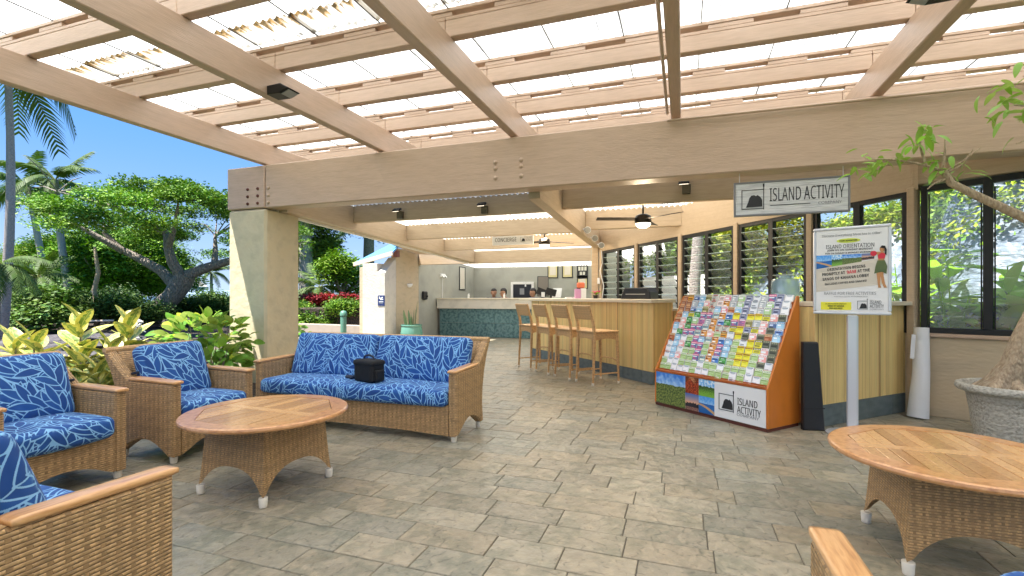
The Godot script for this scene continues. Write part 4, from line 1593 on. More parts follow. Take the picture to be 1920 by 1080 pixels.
func build_rack() -> void:
	var fr := V(0.702, 0, -4.798)
	var u := V(0.7554, 0, 0.6553).normalized()
	var o := thing("brochure_rack", "orange tiered brochure rack with photo panels along its base", "brochure rack", fr - u * 0.66)
	o.rotation.y = atan2(-u.z, u.x)
	# local: x along the front (-0.66..0.66), +z towards the room
	var W := 0.66
	var D := 0.48
	var side := PackedVector2Array([Vector2(0, 0.03), Vector2(0, 0.385), Vector2(-D + 0.03, 1.20), Vector2(-D, 1.20), Vector2(-D, 0.03)])
	for s in [-1.0, 1.0]:
		var mb := MB.new()
		mb.xf = Transform3D(Basis(V(0, 0, 1), V(0, 1, 0), V(-1, 0, 0)), V(s * (W - 0.009), 0, 0))
		mb.prism(side, 0.018, 0.002)
		part(o, "side_panel", mb, M.orange_board)
	part(o, "back_panel", MB.new().span(V(-W + 0.019, 0.03, -D), V(W - 0.019, 1.16, -D + 0.012)), M.orange_board)
	part(o, "base_panel", MB.new().span(V(-W + 0.019, 0.03, -0.03), V(W - 0.019, 0.372, -0.014)), M.orange_board)
	part(o, "lip", MB.new().span(V(-W + 0.019, 0.374, -0.03), V(W - 0.019, 0.398, 0.004), 0.002), M.orange_edge)
	part(o, "kick_board", MB.new().span(V(-W + 0.004, 0.0, -D + 0.01), V(W - 0.004, 0.029, -0.006)), M.kick_red)
	var shelf := MB.new()
	for r in 13:
		var f := (r + 0.2) / 13.0
		shelf.span(V(-W + 0.02, 0.34 + 0.80 * f, -0.035 - 0.40 * f - 0.006), V(W - 0.02, 0.395 + 0.80 * f, -0.035 - 0.40 * f), 0.0)
	part(o, "card_shelves", shelf, M.orange_edge)
	# photographs along the base
	var x0 := -W + 0.02
	var panels := [[0, 0.40, 0.0, 1.0], [1, 0.168, 0.5, 1.0], [3, 0.168, 0.0, 0.5], [2, 0.185, 0.5, 1.0], [4, 0.185, 0.0, 0.5]]
	var x := x0
	for k in panels.size():
		var q: Array = panels[k]
		var y0: float = 0.035 + 0.335 * q[2]
		var y1: float = 0.035 + 0.335 * q[3]
		var mb := MB.new()
		mb.quad_uv(V(x, y0, 0.0), V(x + q[1] - 0.001, y0, 0.0), V(x + q[1] - 0.001, y1, 0.0), V(x, y1, 0.0))
		var pm := mat("photo_%d" % q[0], C(1, 1, 1), 0.3)
		pm.albedo_texture = photo_image(q[0])
		var pn := part(o, "photo_panel", MB.new().span(V(x, y0, -0.0135), V(x + q[1] - 0.001, y1, -0.0005)), M.white_paper)
		part(pn, "print", mb, pm)
		if k == 0 or k == 2 or k == 4:
			x += q[1]
	part(o, "logo_panel", MB.new().span(V(x, 0.035, -0.0135), V(W - 0.02, 0.37, 0.0)), M.white_paper)
	var cx := (x + W - 0.02) * 0.5
	logo(o, at(V(cx - 0.135, 0.19, 0.002)), 0.15, M.ink)
	lettering(o, "ISLAND", 0.062, 0.20, M.ink, at(V(cx + 0.085, 0.225, 0.002)), false)
	lettering(o, "ACTIVITY", 0.062, 0.235, M.ink, at(V(cx + 0.10, 0.15, 0.002)), false)
	lettering(o, "COMPANY", 0.024, 0.22, M.grey_ink, at(V(cx + 0.09, 0.103, 0.002)), false)
	# the brochures: thirteen rows, sixteen to a row
	var imgs := brochure_images()
	var bms := []
	for im in imgs:
		var m := mat("brochure_print", C(1, 1, 1), 0.35)
		m.albedo_texture = im
		bms.append(m)
	var col_name := ["rust", "brown", "blue", "sky blue", "olive", "grey", "pink", "silver", "pale green", "lilac", "cream", "orange", "purple", "bright blue", "aqua", "lemon", "yellow", "green", "amber", "white", "white", "light green", "dark olive", "coral", "indigo", "teal"]
	var shape := MB.new()
	shape.quad_uv(V(-0.037, 0, 0.004), V(0.037, 0, 0.004), V(0.037, 0.14, 0.004), V(-0.037, 0.14, 0.004))
	var card := shape.done()
	var blockm := MB.new()
	blockm.box(V(0, 0.0697, -0.004), V(0.0736, 0.1394, 0.0155))
	var block := blockm.done()
	var inv := o.transform
	var ords := ["first", "second", "third", "fourth", "fifth", "sixth", "seventh", "eighth", "ninth", "tenth", "eleventh", "twelfth", "thirteenth"]
	var nth := ["first", "second", "third", "fourth", "fifth", "sixth", "seventh", "eighth", "ninth", "tenth", "eleventh", "twelfth", "thirteenth", "fourteenth", "fifteenth", "last"]
	# colour runs drift down the slope as in the picture
	var colmap := [0, 0, 2, 3, 4, 5, 10, 6, 7, 8, 9, 19, 7, 8, 9, 20]
	var low := [20, 14, 20, 21, 21, 14, 21, 21, 24, 14, 21, 19, 21, 21, 22, 20]
	var midc := [1, 14, 23, 17, 24, 24, 25, 11, 13, 17, 18, 16, 16, 15, 23, 22]
	for r in 13:
		for c in 16:
			var k: int = colmap[c]
			if r < 2:
				k = 21 if rng.randf() < 0.75 else 20
			elif r < 6:
				k = low[c] if rng.randf() < 0.5 else midc[c]
			elif r < 10:
				k = midc[(c + (10 - r) / 2) % 16] if rng.randf() < 0.7 else rng.randi() % 26
			elif rng.randf() < 0.25:
				k = rng.randi() % 26
			var f := (r + 0.2) / 13.0
			var px := -W + 0.057 + c * 0.0795 + rf(-0.003, 0.003)
			var py := 0.345 + 0.80 * f + rf(-0.006, 0.008)
			var pz := -0.035 - 0.40 * f + 0.012
			var pos := inv * V(px, py - 0.02, pz)
			var bs := inv.basis * (Basis(Vector3.UP, rf(-0.05, 0.05)) * Basis(Vector3.RIGHT, -0.30 + rf(-0.05, 0.05)))
			var b := Node3D.new()
			b.name = numbered("brochure_stack")
			add_child(b)
			b.transform = Transform3D(bs, pos)
			tag(b, "%s brochure stack, %s row from the rack's bottom, %s from its left" % [col_name[k], ords[r], nth[c]], "brochure", "brochure stacks in the orange rack")
			part(b, "paper_block", block, M.white_paper)
			part(b, "cover", card, bms[k])

# ---------- vegetation ----------
func leaf_mesh(len: float, wid: float, droop: float, fold: float, segs := 5, tip := 1.0) -> MB:
	# grows along +z from the origin, face up
	var mb := MB.new()
	mb.grid(2, segs, func(u: float, w: float) -> Vector3:
		var half := wid * 0.5 * pow(sin(clampf(w * 0.96 + 0.02, 0, 1) * PI), 0.7 * tip) * (1.15 - 0.3 * w)
		var x := (0.5 - u) * 2.0 * half
		return V(x, absf(x) * fold - droop * w * w * len, w * len), Vector2.ONE)
	return mb

func aim(dir: Vector3, p: Vector3, roll := 0.0, s := 1.0) -> Transform3D:
	var z := dir.normalized()
	var x := Vector3.UP.cross(z)
	x = x.normalized() if x.length() > 0.01 else Vector3.RIGHT
	var b := Basis(x, z.cross(x), z)
	return Transform3D((Basis(z, roll) * b).scaled(Vector3.ONE * s), p)

func dir_of(az: float, el: float) -> Vector3:
	return V(cos(az) * cos(el), sin(el), sin(az) * cos(el))

func build_variegated() -> void:
	var shapes := []
	for k in 3:
		shapes.append(leaf_mesh(0.36, 0.185, 0.12 + 0.12 * k, 0.25, 6, 0.9).done())
	var specs := [
		["tall yellow variegated rubber plant behind the gap between the two armchairs", V(-6.03, 0, -3.41), [[0.0, 0.98, 0.0], [-0.12, 0.80, 0.25], [0.05, 0.55, -0.22], [0.22, 0.62, 0.12], [-0.25, 0.5, -0.1]]],
		["yellow variegated rubber plant with a long drooping leaf, left of the green shrub", V(-5.76, 0, -3.71), [[0.0, 0.95, 0.0], [0.1, 0.70, 0.2], [-0.16, 0.62, -0.12], [0.2, 0.45, 0.0]]],
		["low yellow variegated rubber plant at the left edge of the photo", V(-6.5, 0, -3.1), [[0.0, 0.74, 0.0], [0.12, 0.55, 0.26], [-0.2, 0.6, -0.2]]],
		["low yellow variegated rubber plant filling the gap between the two armchair backs", V(-5.14, 0, -3.05), [[0.0, 0.5, 0.0], [0.1, 0.42, 0.2], [-0.1, 0.45, -0.16]]]]
	for sp in specs:
		var o := thing("variegated_plant", sp[0], "plant", sp[1], 0.0, "yellow variegated plants in the bed")
		for st in sp[2]:
			var top := V(st[0] * 1.3, st[1] * 0.92, st[2] * 1.3)
			part(o, "stem", MB.new().tube([V(st[0] * 0.4, 0, st[2] * 0.4), top * V(0.9, 0.5, 0.9), top], [0.014, 0.012, 0.007], 6), M.bark)
			for k in 15:
				var f := k / 14.0
				var az := k * 2.4 + rf(-0.3, 0.3)
				var el := lerpf(-0.1, 1.25, pow(f, 1.3)) + rf(-0.12, 0.12)
				var y := lerpf(0.25, 1.0, f)
				part(o, "leaf", shapes[rng.randi() % 3], M.variegated_leaf, aim(dir_of(az, el), top * V(y, y, y), rf(-0.4, 0.4), rf(0.75, 1.08) * (0.75 + 0.3 * sin(f * PI))))

func build_shrub() -> void:
	var shapes := []
	for k in 3:
		shapes.append(leaf_mesh(0.125, 0.092, 0.15 + 0.12 * k, 0.22, 5, 0.8).done())
	var bush := func(label: String, c: Vector3, r: Vector3, n: int, seedv: int, s: float) -> void:
		rng.seed = seedv
		var o := thing("green_shrub", label, "shrub", V(c.x, 0, c.z))
		for k in 10:
			var e := V(rf(-0.8, 0.8) * r.x, c.y + rf(-0.2, 0.7) * r.y, rf(-0.8, 0.8) * r.z)
			part(o, "stem", MB.new().tube([V(e.x * 0.25, 0, e.z * 0.25), e * V(0.7, 0.55, 0.7), e], [0.012, 0.009, 0.004], 5), M.bark)
		for k in n:
			var d := dir_of(rf(0, TAU), asin(rf(-0.75, 1.0)))
			var p := V(d.x * r.x, c.y + d.y * r.y, d.z * r.z) * 1.0
			p = V(0, c.y, 0) + (p - V(0, c.y, 0)) * rf(0.62, 1.06)
			var out := (d + V(rf(-0.6, 0.6), rf(-0.3, 0.6), rf(-0.6, 0.6))).normalized()
			var young := d.y > 0.35 and rng.randf() < 0.62
			part(o, "leaf", shapes[rng.randi() % 3], M.leaf_3 if young and rng.randf() < 0.4 else (M.leaf_2 if young else M.leaf_1), aim(out, p, rf(-0.9, 0.9), rf(0.8, 1.25) * s))
	bush.call("bushy green shrub with yellow young leaves in front of the cream column", V(-5.80, 0.60, -4.66), V(0.66, 0.36, 0.42), 290, 301, 1.0)
	bush.call("low glossy green shrub between the armchair back and the column foot", V(-5.35, 0.36, -4.35), V(0.45, 0.34, 0.4), 170, 302, 0.95)
	bush.call("bright green shrub beside the path, seen past the right side of the column", V(-8.6, 0.42, -8.6), V(0.75, 0.40, 0.5), 230, 303, 1.0)
	rng.seed = 304
	var o := thing("white_flowers", "spike of small white flowers at the left side of the bushy shrub", "flower", V(-6.9, 0, -4.6))
	part(o, "stem", MB.new().tube([V(0.1, 0.3, 0), V(0, 0.62, 0), V(-0.05, 0.86, 0)], [0.006, 0.005, 0.003], 5), M.leaf_1)
	var fm := MB.new()
	for k in 5:
		var a := TAU * k / 5
		fm.box(V(cos(a) * 0.011, 0, sin(a) * 0.011), V(0.016, 0.004, 0.012), 0.0, Basis(Vector3.UP, -a))
	var xs := []
	for k in 46:
		xs.append(Transform3D(Basis(V(rf(-1, 1), rf(-1, 1), rf(-1, 1)).normalized(), rf(0, 3)), V(-0.03 + rf(-0.06, 0.06), rf(0.62, 0.88), rf(-0.05, 0.05))))
	multi(o, "petals", fm, M.white_paper, xs)

func frond(len: float, droop: float, width: float, n := 26) -> MB:
	# a feather palm frond along +z
	var mb := MB.new()
	var pt := func(u: float) -> Vector3: return V(0, len * (0.35 * u - droop * u * u), len * u * (1.0 - 0.25 * u * droop))
	var pts := []
	var rad := []
	for k in 7:
		pts.append(pt.call(k / 6.0))
		rad.append(len * 0.008 * (1.1 - k / 6.0))
	mb.col = C(0.16, 0.18, 0.05)
	mb.tube(pts, rad, 4, false)
	for k in n:
		var u := 0.12 + 0.88 * k / (n - 1.0)
		var p: Vector3 = pt.call(u)
		var d: Vector3 = (pt.call(minf(u + 0.02, 1.0)) - pt.call(u - 0.02)).normalized()
		for s in [-1.0, 1.0]:
			var L := width * (0.45 + 0.55 * sin(PI * clampf(u * 0.85 + 0.1, 0, 1)))
			var f := rf(0.75, 1.25)
			mb.col = C(0.075 * f, 0.125 * f, 0.028 * f)
			var side := V(s, -0.35 + rf(-0.2, 0.15), 0) + d * 0.75
			var e := p + side.normalized() * L + V(0, -0.3 * L, 0)
			var m := p + side.normalized() * L * 0.5
			var w := d * len * 0.016
			mb.tri(p - w, p + w, m + w)
			mb.tri(p - w, m + w, m - w * 0.9)
			mb.tri(m - w * 0.9, m + w, e)
	return mb

func palm(label: String, base: Vector3, top: Vector3, r: float, len: float, n: int, droop: float, seedv: int, bend := V(0, 0, 0)) -> void:
	rng.seed = seedv
	var o := thing("palm_tree", label, "palm tree", base)
	var t := top - base
	var pts := []
	var rad := []
	for k in 9:
		var u := k / 8.0
		pts.append(t * u + bend * sin(u * PI))
		rad.append(r * (1.25 - 0.5 * u) * (1.0 + 0.05 * (k % 2)))
	part(o, "trunk", MB.new().tube(pts, rad, 10), M.palm_bark)
	var fm := [frond(len, 0.55 * droop, len * 0.24), frond(len * 0.9, 0.85 * droop, len * 0.22), frond(len * 0.8, 0.2 * droop, len * 0.2)]
	for k in 3:
		fm[k] = fm[k].done()
	for k in n:
		var az := k * 2.399 + rf(-0.2, 0.2)
		var el := rf(-0.45, 0.75)
		part(o, "frond", fm[0 if el > 0.1 else 1] if el < 0.55 else fm[2], M.leaf_0, aim(dir_of(az, el), t + V(0, 0.02, 0), rf(-0.3, 0.3), rf(0.85, 1.1)))

func spray(n: int, size: float, lo: Color, hi: Color, spread := V(1, 0.35, 1)) -> MB:
	# a clump of leaf-sized faces
	var mb := MB.new()
	for k in n:
		var p := V(rf(-1, 1) * spread.x, rf(-1, 1) * spread.y, rf(-1, 1) * spread.z)
		if p.length() > 1.0:
			p = p.normalized() * rf(0.5, 1.0)
		mb.col = lo.lerp(hi, rng.randf())
		var a := dir_of(rf(0, TAU), rf(-0.5, 0.5))
		var b := a.cross(dir_of(rf(0, TAU), rf(0.6, 1.5))).normalized()
		var s := size * rf(0.7, 1.3)
		mb.quad(p - a * s, p - b * s * 0.45, p + a * s, p + b * s * 0.45)
	return mb

func crown(o: Node, called: String, clumps: Array, per: int, size: float, lo: Color, hi: Color, leaf: float, flat: float) -> void:
	# clumps: [centre, radius(Vector3)]
	var sp := spray(26, leaf, lo, hi, V(1, flat, 1))
	var xs := []
	var cs := []
	for c in clumps:
		var n := int(per * (c[1] as Vector3).length())
		var tint := rf(0.75, 1.3)
		for k in n:
			var d := dir_of(rf(0, TAU), asin(rf(-0.6, 1.0))) * pow(rng.randf(), 0.35)
			xs.append(Transform3D(Basis.from_euler(V(rf(-0.35, 0.35), rf(0, TAU), rf(-0.35, 0.35))).scaled(Vector3.ONE * size * rf(0.7, 1.3)), c[0] + d * c[1]))
			var g := tint * rf(0.8, 1.2)
			cs.append(C(g * rf(0.85, 1.25), g, g * rf(0.8, 1.1)))
	multi(o, called, sp, M.leaf_0, xs, cs)

func build_main_tree() -> void:
	rng.seed = 400
	# the spreading shade tree; its place and limbs follow the view in perspective
	var base := V(-18.6, 0.02, -12.8)
	var o := thing("shade_tree", "large spreading shade tree with thick forked limbs left of the column", "tree", base)
	var ux := V(0.9444, 0, -0.3289)
	var uz := V(-0.3289, 0, -0.9444)
	var Q := func(x: float, y: float, z: float) -> Vector3: return ux * x + V(0, y * 0.84, 0) + uz * z
	# trunk leans right, forks at about two and a half metres
	part(o, "trunk", MB.new().tube([Q.call(-0.55, -0.1, 0), Q.call(-0.25, 0.25, 0), Q.call(0.15, 0.75, 0), Q.call(0.75, 1.35, 0), Q.call(1.1, 1.95, 0), Q.call(1.3, 2.35, 0)], [0.75, 0.48, 0.36, 0.32, 0.36, 0.30], 12), M.bark)
	var limbs := [
		[[0.95, 1.75, 0], [0.2, 2.55, 0.2], [-0.7, 3.1, 0.3], [-1.3, 3.5, 0.2], [-1.75, 4.2, 0.0], [-1.55, 4.8, 0.1]],
		[[-1.2, 3.4, 0.2], [-2.1, 4.3, -0.5], [-3.2, 4.9, -0.8]],
		[[1.15, 2.1, 0], [0.9, 2.9, -0.2], [0.75, 3.5, -0.2], [0.55, 4.2, 0], [-0.2, 4.5, 0.5], [-1.4, 5.0, 0.8]],
		[[0.75, 3.5, -0.2], [1.3, 4.5, -0.6], [1.6, 5.4, -0.9]],
		[[1.3, 2.3, 0], [2.0, 2.7, 0.2], [2.9, 3.05, 0.4], [3.7, 3.2, 0.5], [4.9, 3.7, 0.7]],
		[[2.2, 2.75, 0.2], [2.0, 3.4, 0.6], [1.75, 4.2, 1.0], [2.6, 5.0, 1.4]],
		[[2.9, 3.05, 0.4], [3.6, 4.0, 0], [4.4, 4.8, -0.5]],
		[[0.55, 4.2, 0], [-0.6, 5.1, -1.0], [-2.0, 5.6, -1.6]]]
	for l in limbs:
		var pts := []
		var rad := []
		for k in l.size():
			pts.append(Q.call(l[k][0], l[k][1], l[k][2]))
			rad.append(lerpf(0.21, 0.05, k / (l.size() - 1.0)) if l[0][1] < 2.6 else lerpf(0.13, 0.03, k / (l.size() - 1.0)))
		part(o, "limb", MB.new().tube(pts, rad, 9), M.bark)
	for k in 34:
		var a: Array = limbs[rng.randi() % 8]
		var e: Array = a[a.size() - 1 - (k % 2)]
		var s: Vector3 = Q.call(e[0], e[1], e[2])
		var d := dir_of(rf(0, TAU), rf(0.1, 0.9)) * rf(0.7, 1.6)
		part(o, "twig", MB.new().tube([s, s + d * 0.6 + V(0, 0.1, 0), s + d], [0.03, 0.02, 0.008], 5), M.bark)
	var cl := []
	for k in 64:
		var a := rf(0, TAU)
		var r := sqrt(rng.randf())
		var x := cos(a) * r * 4.4 + 0.9
		var z := sin(a) * r * 4.0
		var dome := 1.0 - pow(r, 2.0)
		cl.append([Q.call(x, 3.75 + dome * 2.35 + rf(-0.6, 0.35), z), V(0.75, 0.22, 0.75) * rf(0.6, 1.3)])
	crown(o, "crown", cl, 40, 0.36, C(0.045, 0.13, 0.018), C(0.25, 0.42, 0.06), 0.15, 0.22)

func bushy(called: String, label: String, cat: String, base: Vector3, size: Vector3, clumps: int, seedv: int, lo: Color, hi: Color, leaf := 0.2, trunk := 0.12, group := "") -> void:
	rng.seed = seedv
	var o := thing(called, label, cat, base, 0.0, group)
	if trunk > 0.0:
		part(o, "trunk", MB.new().tube([V(0, -0.1, 0), V(rf(-0.2, 0.2), size.y * 0.35, 0), V(rf(-0.3, 0.3), size.y * 0.7, 0)], [trunk * 1.3, trunk, trunk * 0.5], 8), M.bark)
		for k in 5:
			var d := dir_of(k * 1.3, rf(0.3, 0.9))
			part(o, "limb", MB.new().tube([V(0, size.y * 0.35, 0), d * size * 0.3 + V(0, size.y * 0.4, 0), d * size * 0.45 + V(0, size.y * 0.5, 0)], [trunk * 0.6, trunk * 0.4, trunk * 0.15], 6), M.bark)
	var cl := []
	for k in clumps:
		var d := dir_of(rf(0, TAU), asin(rf(-0.75, 1.0))) * rf(0.35, 0.85)
		cl.append([V(d.x * size.x * 0.5, size.y * 0.56 + d.y * size.y * 0.42, d.z * size.z * 0.5), V(0.26, 0.22, 0.26) * size.x * rf(0.7, 1.2) * V(1, minf(1.0, size.y / size.x), 1)])
	crown(o, "crown", cl, 42, leaf * 2.6, lo, hi, 0.16, 0.8)

func P(px: float, py: float, depth: float) -> Vector3:
	# a point of the place from its direction and distance as surveyed from the photograph's standpoint
	var u := (px - 960.0) / 921.0
	var w := (555.0 - py) / 921.0
	return V(0, 1.2, 0) + (V(0.9444, 0, -0.3289) * u + V(0, w, 0) + V(-0.3289, 0, -0.9444)) * depth

func G(px: float, depth: float) -> Vector3:
	var p := P(px, 555, depth)
	return V(p.x, 0, p.z)

func build_garden() -> void:
	struct("garden_ground", MB.new().quadset(V(-90, -0.14, 40), V(-90, -0.14, -110), V(80, -0.14, -110), V(80, -0.14, 40)), M.lawn)
	struct("sea", MB.new().quadset(V(-2600, -3.0, 800), V(-2600, -3.0, -2600), V(1800, -3.0, -2600), V(1800, -3.0, 800)), M.sea)
	# bed of dark volcanic soil beside the patio, with a low ledge of stone
	rng.seed = 500
	var bed := MB.new()
	var nz := noise(71, 0.35, 4)
	bed.grid(34, 34, func(u: float, w: float) -> Vector3:
		var x := lerpf(-4.76, -24.0, u)
		var z := lerpf(3.0, -19.0, w)
		var y := -0.02 + smoothstep(0.02, 0.3, u) * 0.10 + nz.get_noise_2d(x, z) * 0.12 * smoothstep(0.0, 0.1, u)
		if z < -6.0 and x > -11.5:
			y = -0.16
		return V(x, y, z), Vector2(10, 10))
	struct("planting_bed", bed, M.soil)
	var rm := func(c: Vector3, s: Vector3, k: int) -> void:
		var f := noise(80 + k, 1.1, 3)
		solo("lava_rock", ["long flat dark lava ledge stone behind the left armchair", "flat dark lava stone behind the tall variegated plant", "rounded dark lava stone at the foot of the shade tree bed", "broad dark lava ledge stone farther back in the bed", "small dark lava stone beside the bushy shrub"][k], "rock", MB.new().grid(18, 10, func(u: float, w: float) -> Vector3:
			var a := u * TAU
			var b := (w - 0.5) * PI
			var d := V(cos(a) * cos(b), sin(b), -sin(a) * cos(b))
			return (d * s) * (1.0 + 0.3 * f.get_noise_3dv(d * 1.5))), M.dark_rock, at(c, k * 40.0), "dark lava stones in the planting bed")
	rm.call(V(-8.4, 0.10, -3.2), V(1.4, 0.22, 0.5), 0)
	rm.call(V(-8.6, 0.12, -4.6), V(1.2, 0.26, 0.5), 1)
	rm.call(V(-12.5, 0.15, -6.8), V(1.5, 0.22, 0.8), 2)
	rm.call(V(-10.6, 0.12, -4.9), V(1.7, 0.2, 0.6), 3)
	rm.call(V(-8.0, 0.08, -5.6), V(0.7, 0.2, 0.4), 4)
	struct("side_path", MB.new().span(V(-11.4, -0.15, -13.4), V(-7.0, -0.02, -9.2)), M.pale_concrete)
	solo("planter_kerb", "low pale planter kerb in front of the clipped hedge", "kerb", MB.new().bar(G(560, 15.6) + V(0, 0.16, 0), G(690, 14.4) + V(0, 0.16, 0), 0.3, 0.34, 0.01), M.pale_concrete)
	var hc := []
	for k in 26:
		hc.append([V(rf(-2.6, 2.6), rf(0.3, 0.82), rf(-0.5, 0.5)), V(0.42, 0.26, 0.4)])
	var hd := thing("clipped_hedge", "clipped green hedge behind the bollard light and low kerb", "hedge", G(620, 16.4), 20.0)
	var core := MB.new()
	core.box(V(0, 0.42, 0), V(5.6, 0.8, 0.9), 0.05)
	part(hd, "branches", core, M.soil)
	crown(hd, "leaves", hc, 150, 0.22, C(0.035, 0.10, 0.012), C(0.20, 0.33, 0.04), 0.2, 0.8)
	var rc := []
	for k in 20:
		rc.append([V(rf(-1.9, 1.9), rf(0.85, 1.12), rf(-0.3, 0.3)), V(0.34, 0.13, 0.3)])
	var rh := thing("red_croton_hedge", "low hedge of red leaves behind the clipped green hedge", "hedge", G(600, 18.0), 20.0)
	part(rh, "branches", MB.new().box(V(0, 0.42, 0), V(4.0, 0.84, 0.5)), M.soil)
	crown(rh, "leaves", rc, 150, 0.22, C(0.16, 0.012, 0.02), C(0.42, 0.05, 0.06), 0.2, 0.7)
	var bo := thing("bollard_light", "short green bollard light in front of the clipped hedge", "bollard light", G(644, 14.0))
	part(bo, "post", MB.new().lathe([Vector2(0.0, -0.12), Vector2(0.085, -0.12), Vector2(0.085, 0.62), Vector2(0.0, 0.62)], 14), M.bollard_green)
	part(bo, "cap", MB.new().lathe([Vector2(0.0, 0.64), Vector2(0.10, 0.64), Vector2(0.10, 0.70), Vector2(0.07, 0.77), Vector2(0.0, 0.79)], 14), M.bollard_green)
	# palms
	palm("tall coconut palm with grey trunk at the far left edge", G(3, 12.5), P(14, 120, 12.5), 0.09, 2.6, 13, 1.1, 601, V(0.25, 0, 0))
	palm("slim leaning palm with dark trunk left of the shade tree", G(140, 24.0), P(104, 338, 24.0), 0.15, 2.6, 16, 1.0, 602, V(-0.2, 0, 0))
	palm("palm with curved grey trunk beside the tall left palm", G(96, 28.0), P(52, 352, 28.0), 0.16, 3.0, 16, 1.0, 603, V(0.5, 0, 0.2))
	palm("short feathery palm at the left edge below the tall palm crown", G(-14, 11.0), P(-6, 500, 11.0), 0.10, 1.25, 15, 1.0, 604)
	palm("short dark palm under the slim leaning palm", G(66, 17.5), P(70, 522, 17.5), 0.13, 1.5, 15, 0.9, 605)
	palm("palm with pale trunk just right of the column", G(574, 26.0), P(572, 262, 26.0), 0.30, 3.2, 14, 1.1, 606)
	palm("thin palm behind the hedge, left of the side building", G(618, 34.0), P(610, 468, 34.0), 0.12, 2.4, 14, 1.0, 607, V(0.4, 0, 0))
	palm("low fan of palm leaves above the red hedge", G(602, 24.0), P(600, 540, 24.0), 0.18, 2.0, 16, 0.7, 608)
	palm("small dark palm seen against the sky at the column's left side", G(398, 33.0), P(396, 512, 33.0), 0.10, 1.5, 14, 1.0, 609)
	# trees and shrubs
	build_main_tree()
	bushy("broadleaf_tree", "dense green broadleaf tree in the gap left of the shade tree trunk", "tree", G(215, 26.0), V(6.5, 4.7, 4.5), 30, 611, C(0.05, 0.14, 0.018), C(0.20, 0.36, 0.035))
	bushy("broadleaf_tree", "light green broadleaf tree behind the curved palm trunk", "tree", G(96, 31.0), V(6.0, 5.0, 4.5), 24, 612, C(0.09, 0.19, 0.02), C(0.30, 0.44, 0.05))
	bushy("broadleaf_tree", "dark green broadleaf tree behind the shade tree's left limb", "tree", G(300, 30.0), V(5.5, 4.6, 4.0), 24, 613, C(0.04, 0.11, 0.016), C(0.17, 0.30, 0.035))
	bushy("broadleaf_tree", "tall spreading tree with arching limbs above the blue roof", "tree", G(690, 29.0), V(8.0, 13.0, 6.0), 15, 614, C(0.05, 0.10, 0.018), C(0.19, 0.28, 0.05), 0.2, 0.3)
	bushy("broadleaf_tree", "bright green tree behind the hedge, left of the side building", "tree", G(646, 23.0), V(2.4, 3.4, 2.4), 11, 615, C(0.05, 0.13, 0.015), C(0.20, 0.34, 0.035))
	bushy("broadleaf_tree", "feathery pale green tree just right of the column top", "tree", G(585, 27.0), V(3.6, 7.6, 3.0), 16, 616, C(0.09, 0.16, 0.03), C(0.24, 0.34, 0.07))
	var labels := ["low green shrub at the foot of the short dark palm", "grey green agave-like shrub left of the shade tree trunk", "round green shrub behind the wooden rail", "dark green shrub between the palm trunks", "leafy shrub right of the shade tree trunk", "green shrub below the distant blue grey roof", "low shrub at the left edge of the bed", "spiky shrub beside the shade tree root"]
	var xs := [90, 215, 175, 130, 372, 405, 20, 245]
	var ds := [15.5, 19.0, 18.0, 21.0, 19.5, 24.0, 16.5, 17.0]
	for k in 8:
		bushy("garden_shrub", labels[k], "shrub", G(xs[k], ds[k]), V(2.3, 1.25, 1.6) * rf(0.85, 1.15), 12, 620 + k, C(0.03, 0.085, 0.016), C(0.13, 0.22, 0.05) if k != 1 else C(0.2, 0.27, 0.16), 0.14, 0.0)
	var xw := [22, 52, 78, 156, 258]
	for k in 5:
		var b := G(xw[k], 27.0 + k * 1.4)
		solo("tree_trunk", ["grey trunk farthest left in front of the sea", "second grey trunk in front of the sea", "leaning grey trunk in front of the sea", "thin pale trunk left of the broadleaf tree's shade", "short thick trunk under the dense broadleaf tree"][k], "tree trunk", MB.new().tube([b + V(0, -0.1, 0), b + V(0.1, 1.4, 0), b + V(rf(-0.6, 0.6), 3.0, 0)], [0.2, 0.16, 0.12], 8), M.palm_bark, Transform3D.IDENTITY, "trunks in front of the sea")
	var ct := G(181, 17.0)
	solo("bent_trunk", "slender pale bent tree trunk standing in front of the dense broadleaf tree", "tree trunk", MB.new().tube([ct, ct + V(0.05, 0.8, 0), ct + V(-0.12, 1.4, 0), ct + V(0.1, 2.0, 0), ct + V(-0.1, 2.9, 0)], [0.09, 0.08, 0.075, 0.07, 0.04], 8), M.pale_bark)
	solo("wooden_rail", "low wooden rail in the bed behind the variegated plants", "rail", MB.new().bar(P(163, 602, 15.0), P(212, 601, 15.0), 0.08, 0.05, 0.01), M.eave_wood)
	# far roof beside the sea
	var fb := thing("distant_building", "distant low building with blue grey roof beyond the shade tree", "building", G(398, 48.0), 25.0)
	part(fb, "wall", MB.new().box(V(0, 0.5, 0), V(6.5, 1.0, 4.0)), M.white_stucco)
	part(fb, "roof", MB.new().prism(PackedVector2Array([Vector2(-2.4, 0), Vector2(2.4, 0), Vector2(1.4, 0.75), Vector2(-1.4, 0.75)]), 7.2), M.roof_blue_grey, at(V(0, 1.0, 0), 90))
	var fc := thing("distant_house", "distant cream gable wall showing right of the shade tree fork", "building", G(345, 52.0), 20.0)
	part(fc, "wall", MB.new().prism(PackedVector2Array([Vector2(-1.6, 0), Vector2(1.6, 0), Vector2(1.6, 2.2), Vector2(0, 3.4), Vector2(-1.6, 2.2)]), 3.0), M.white_stucco)

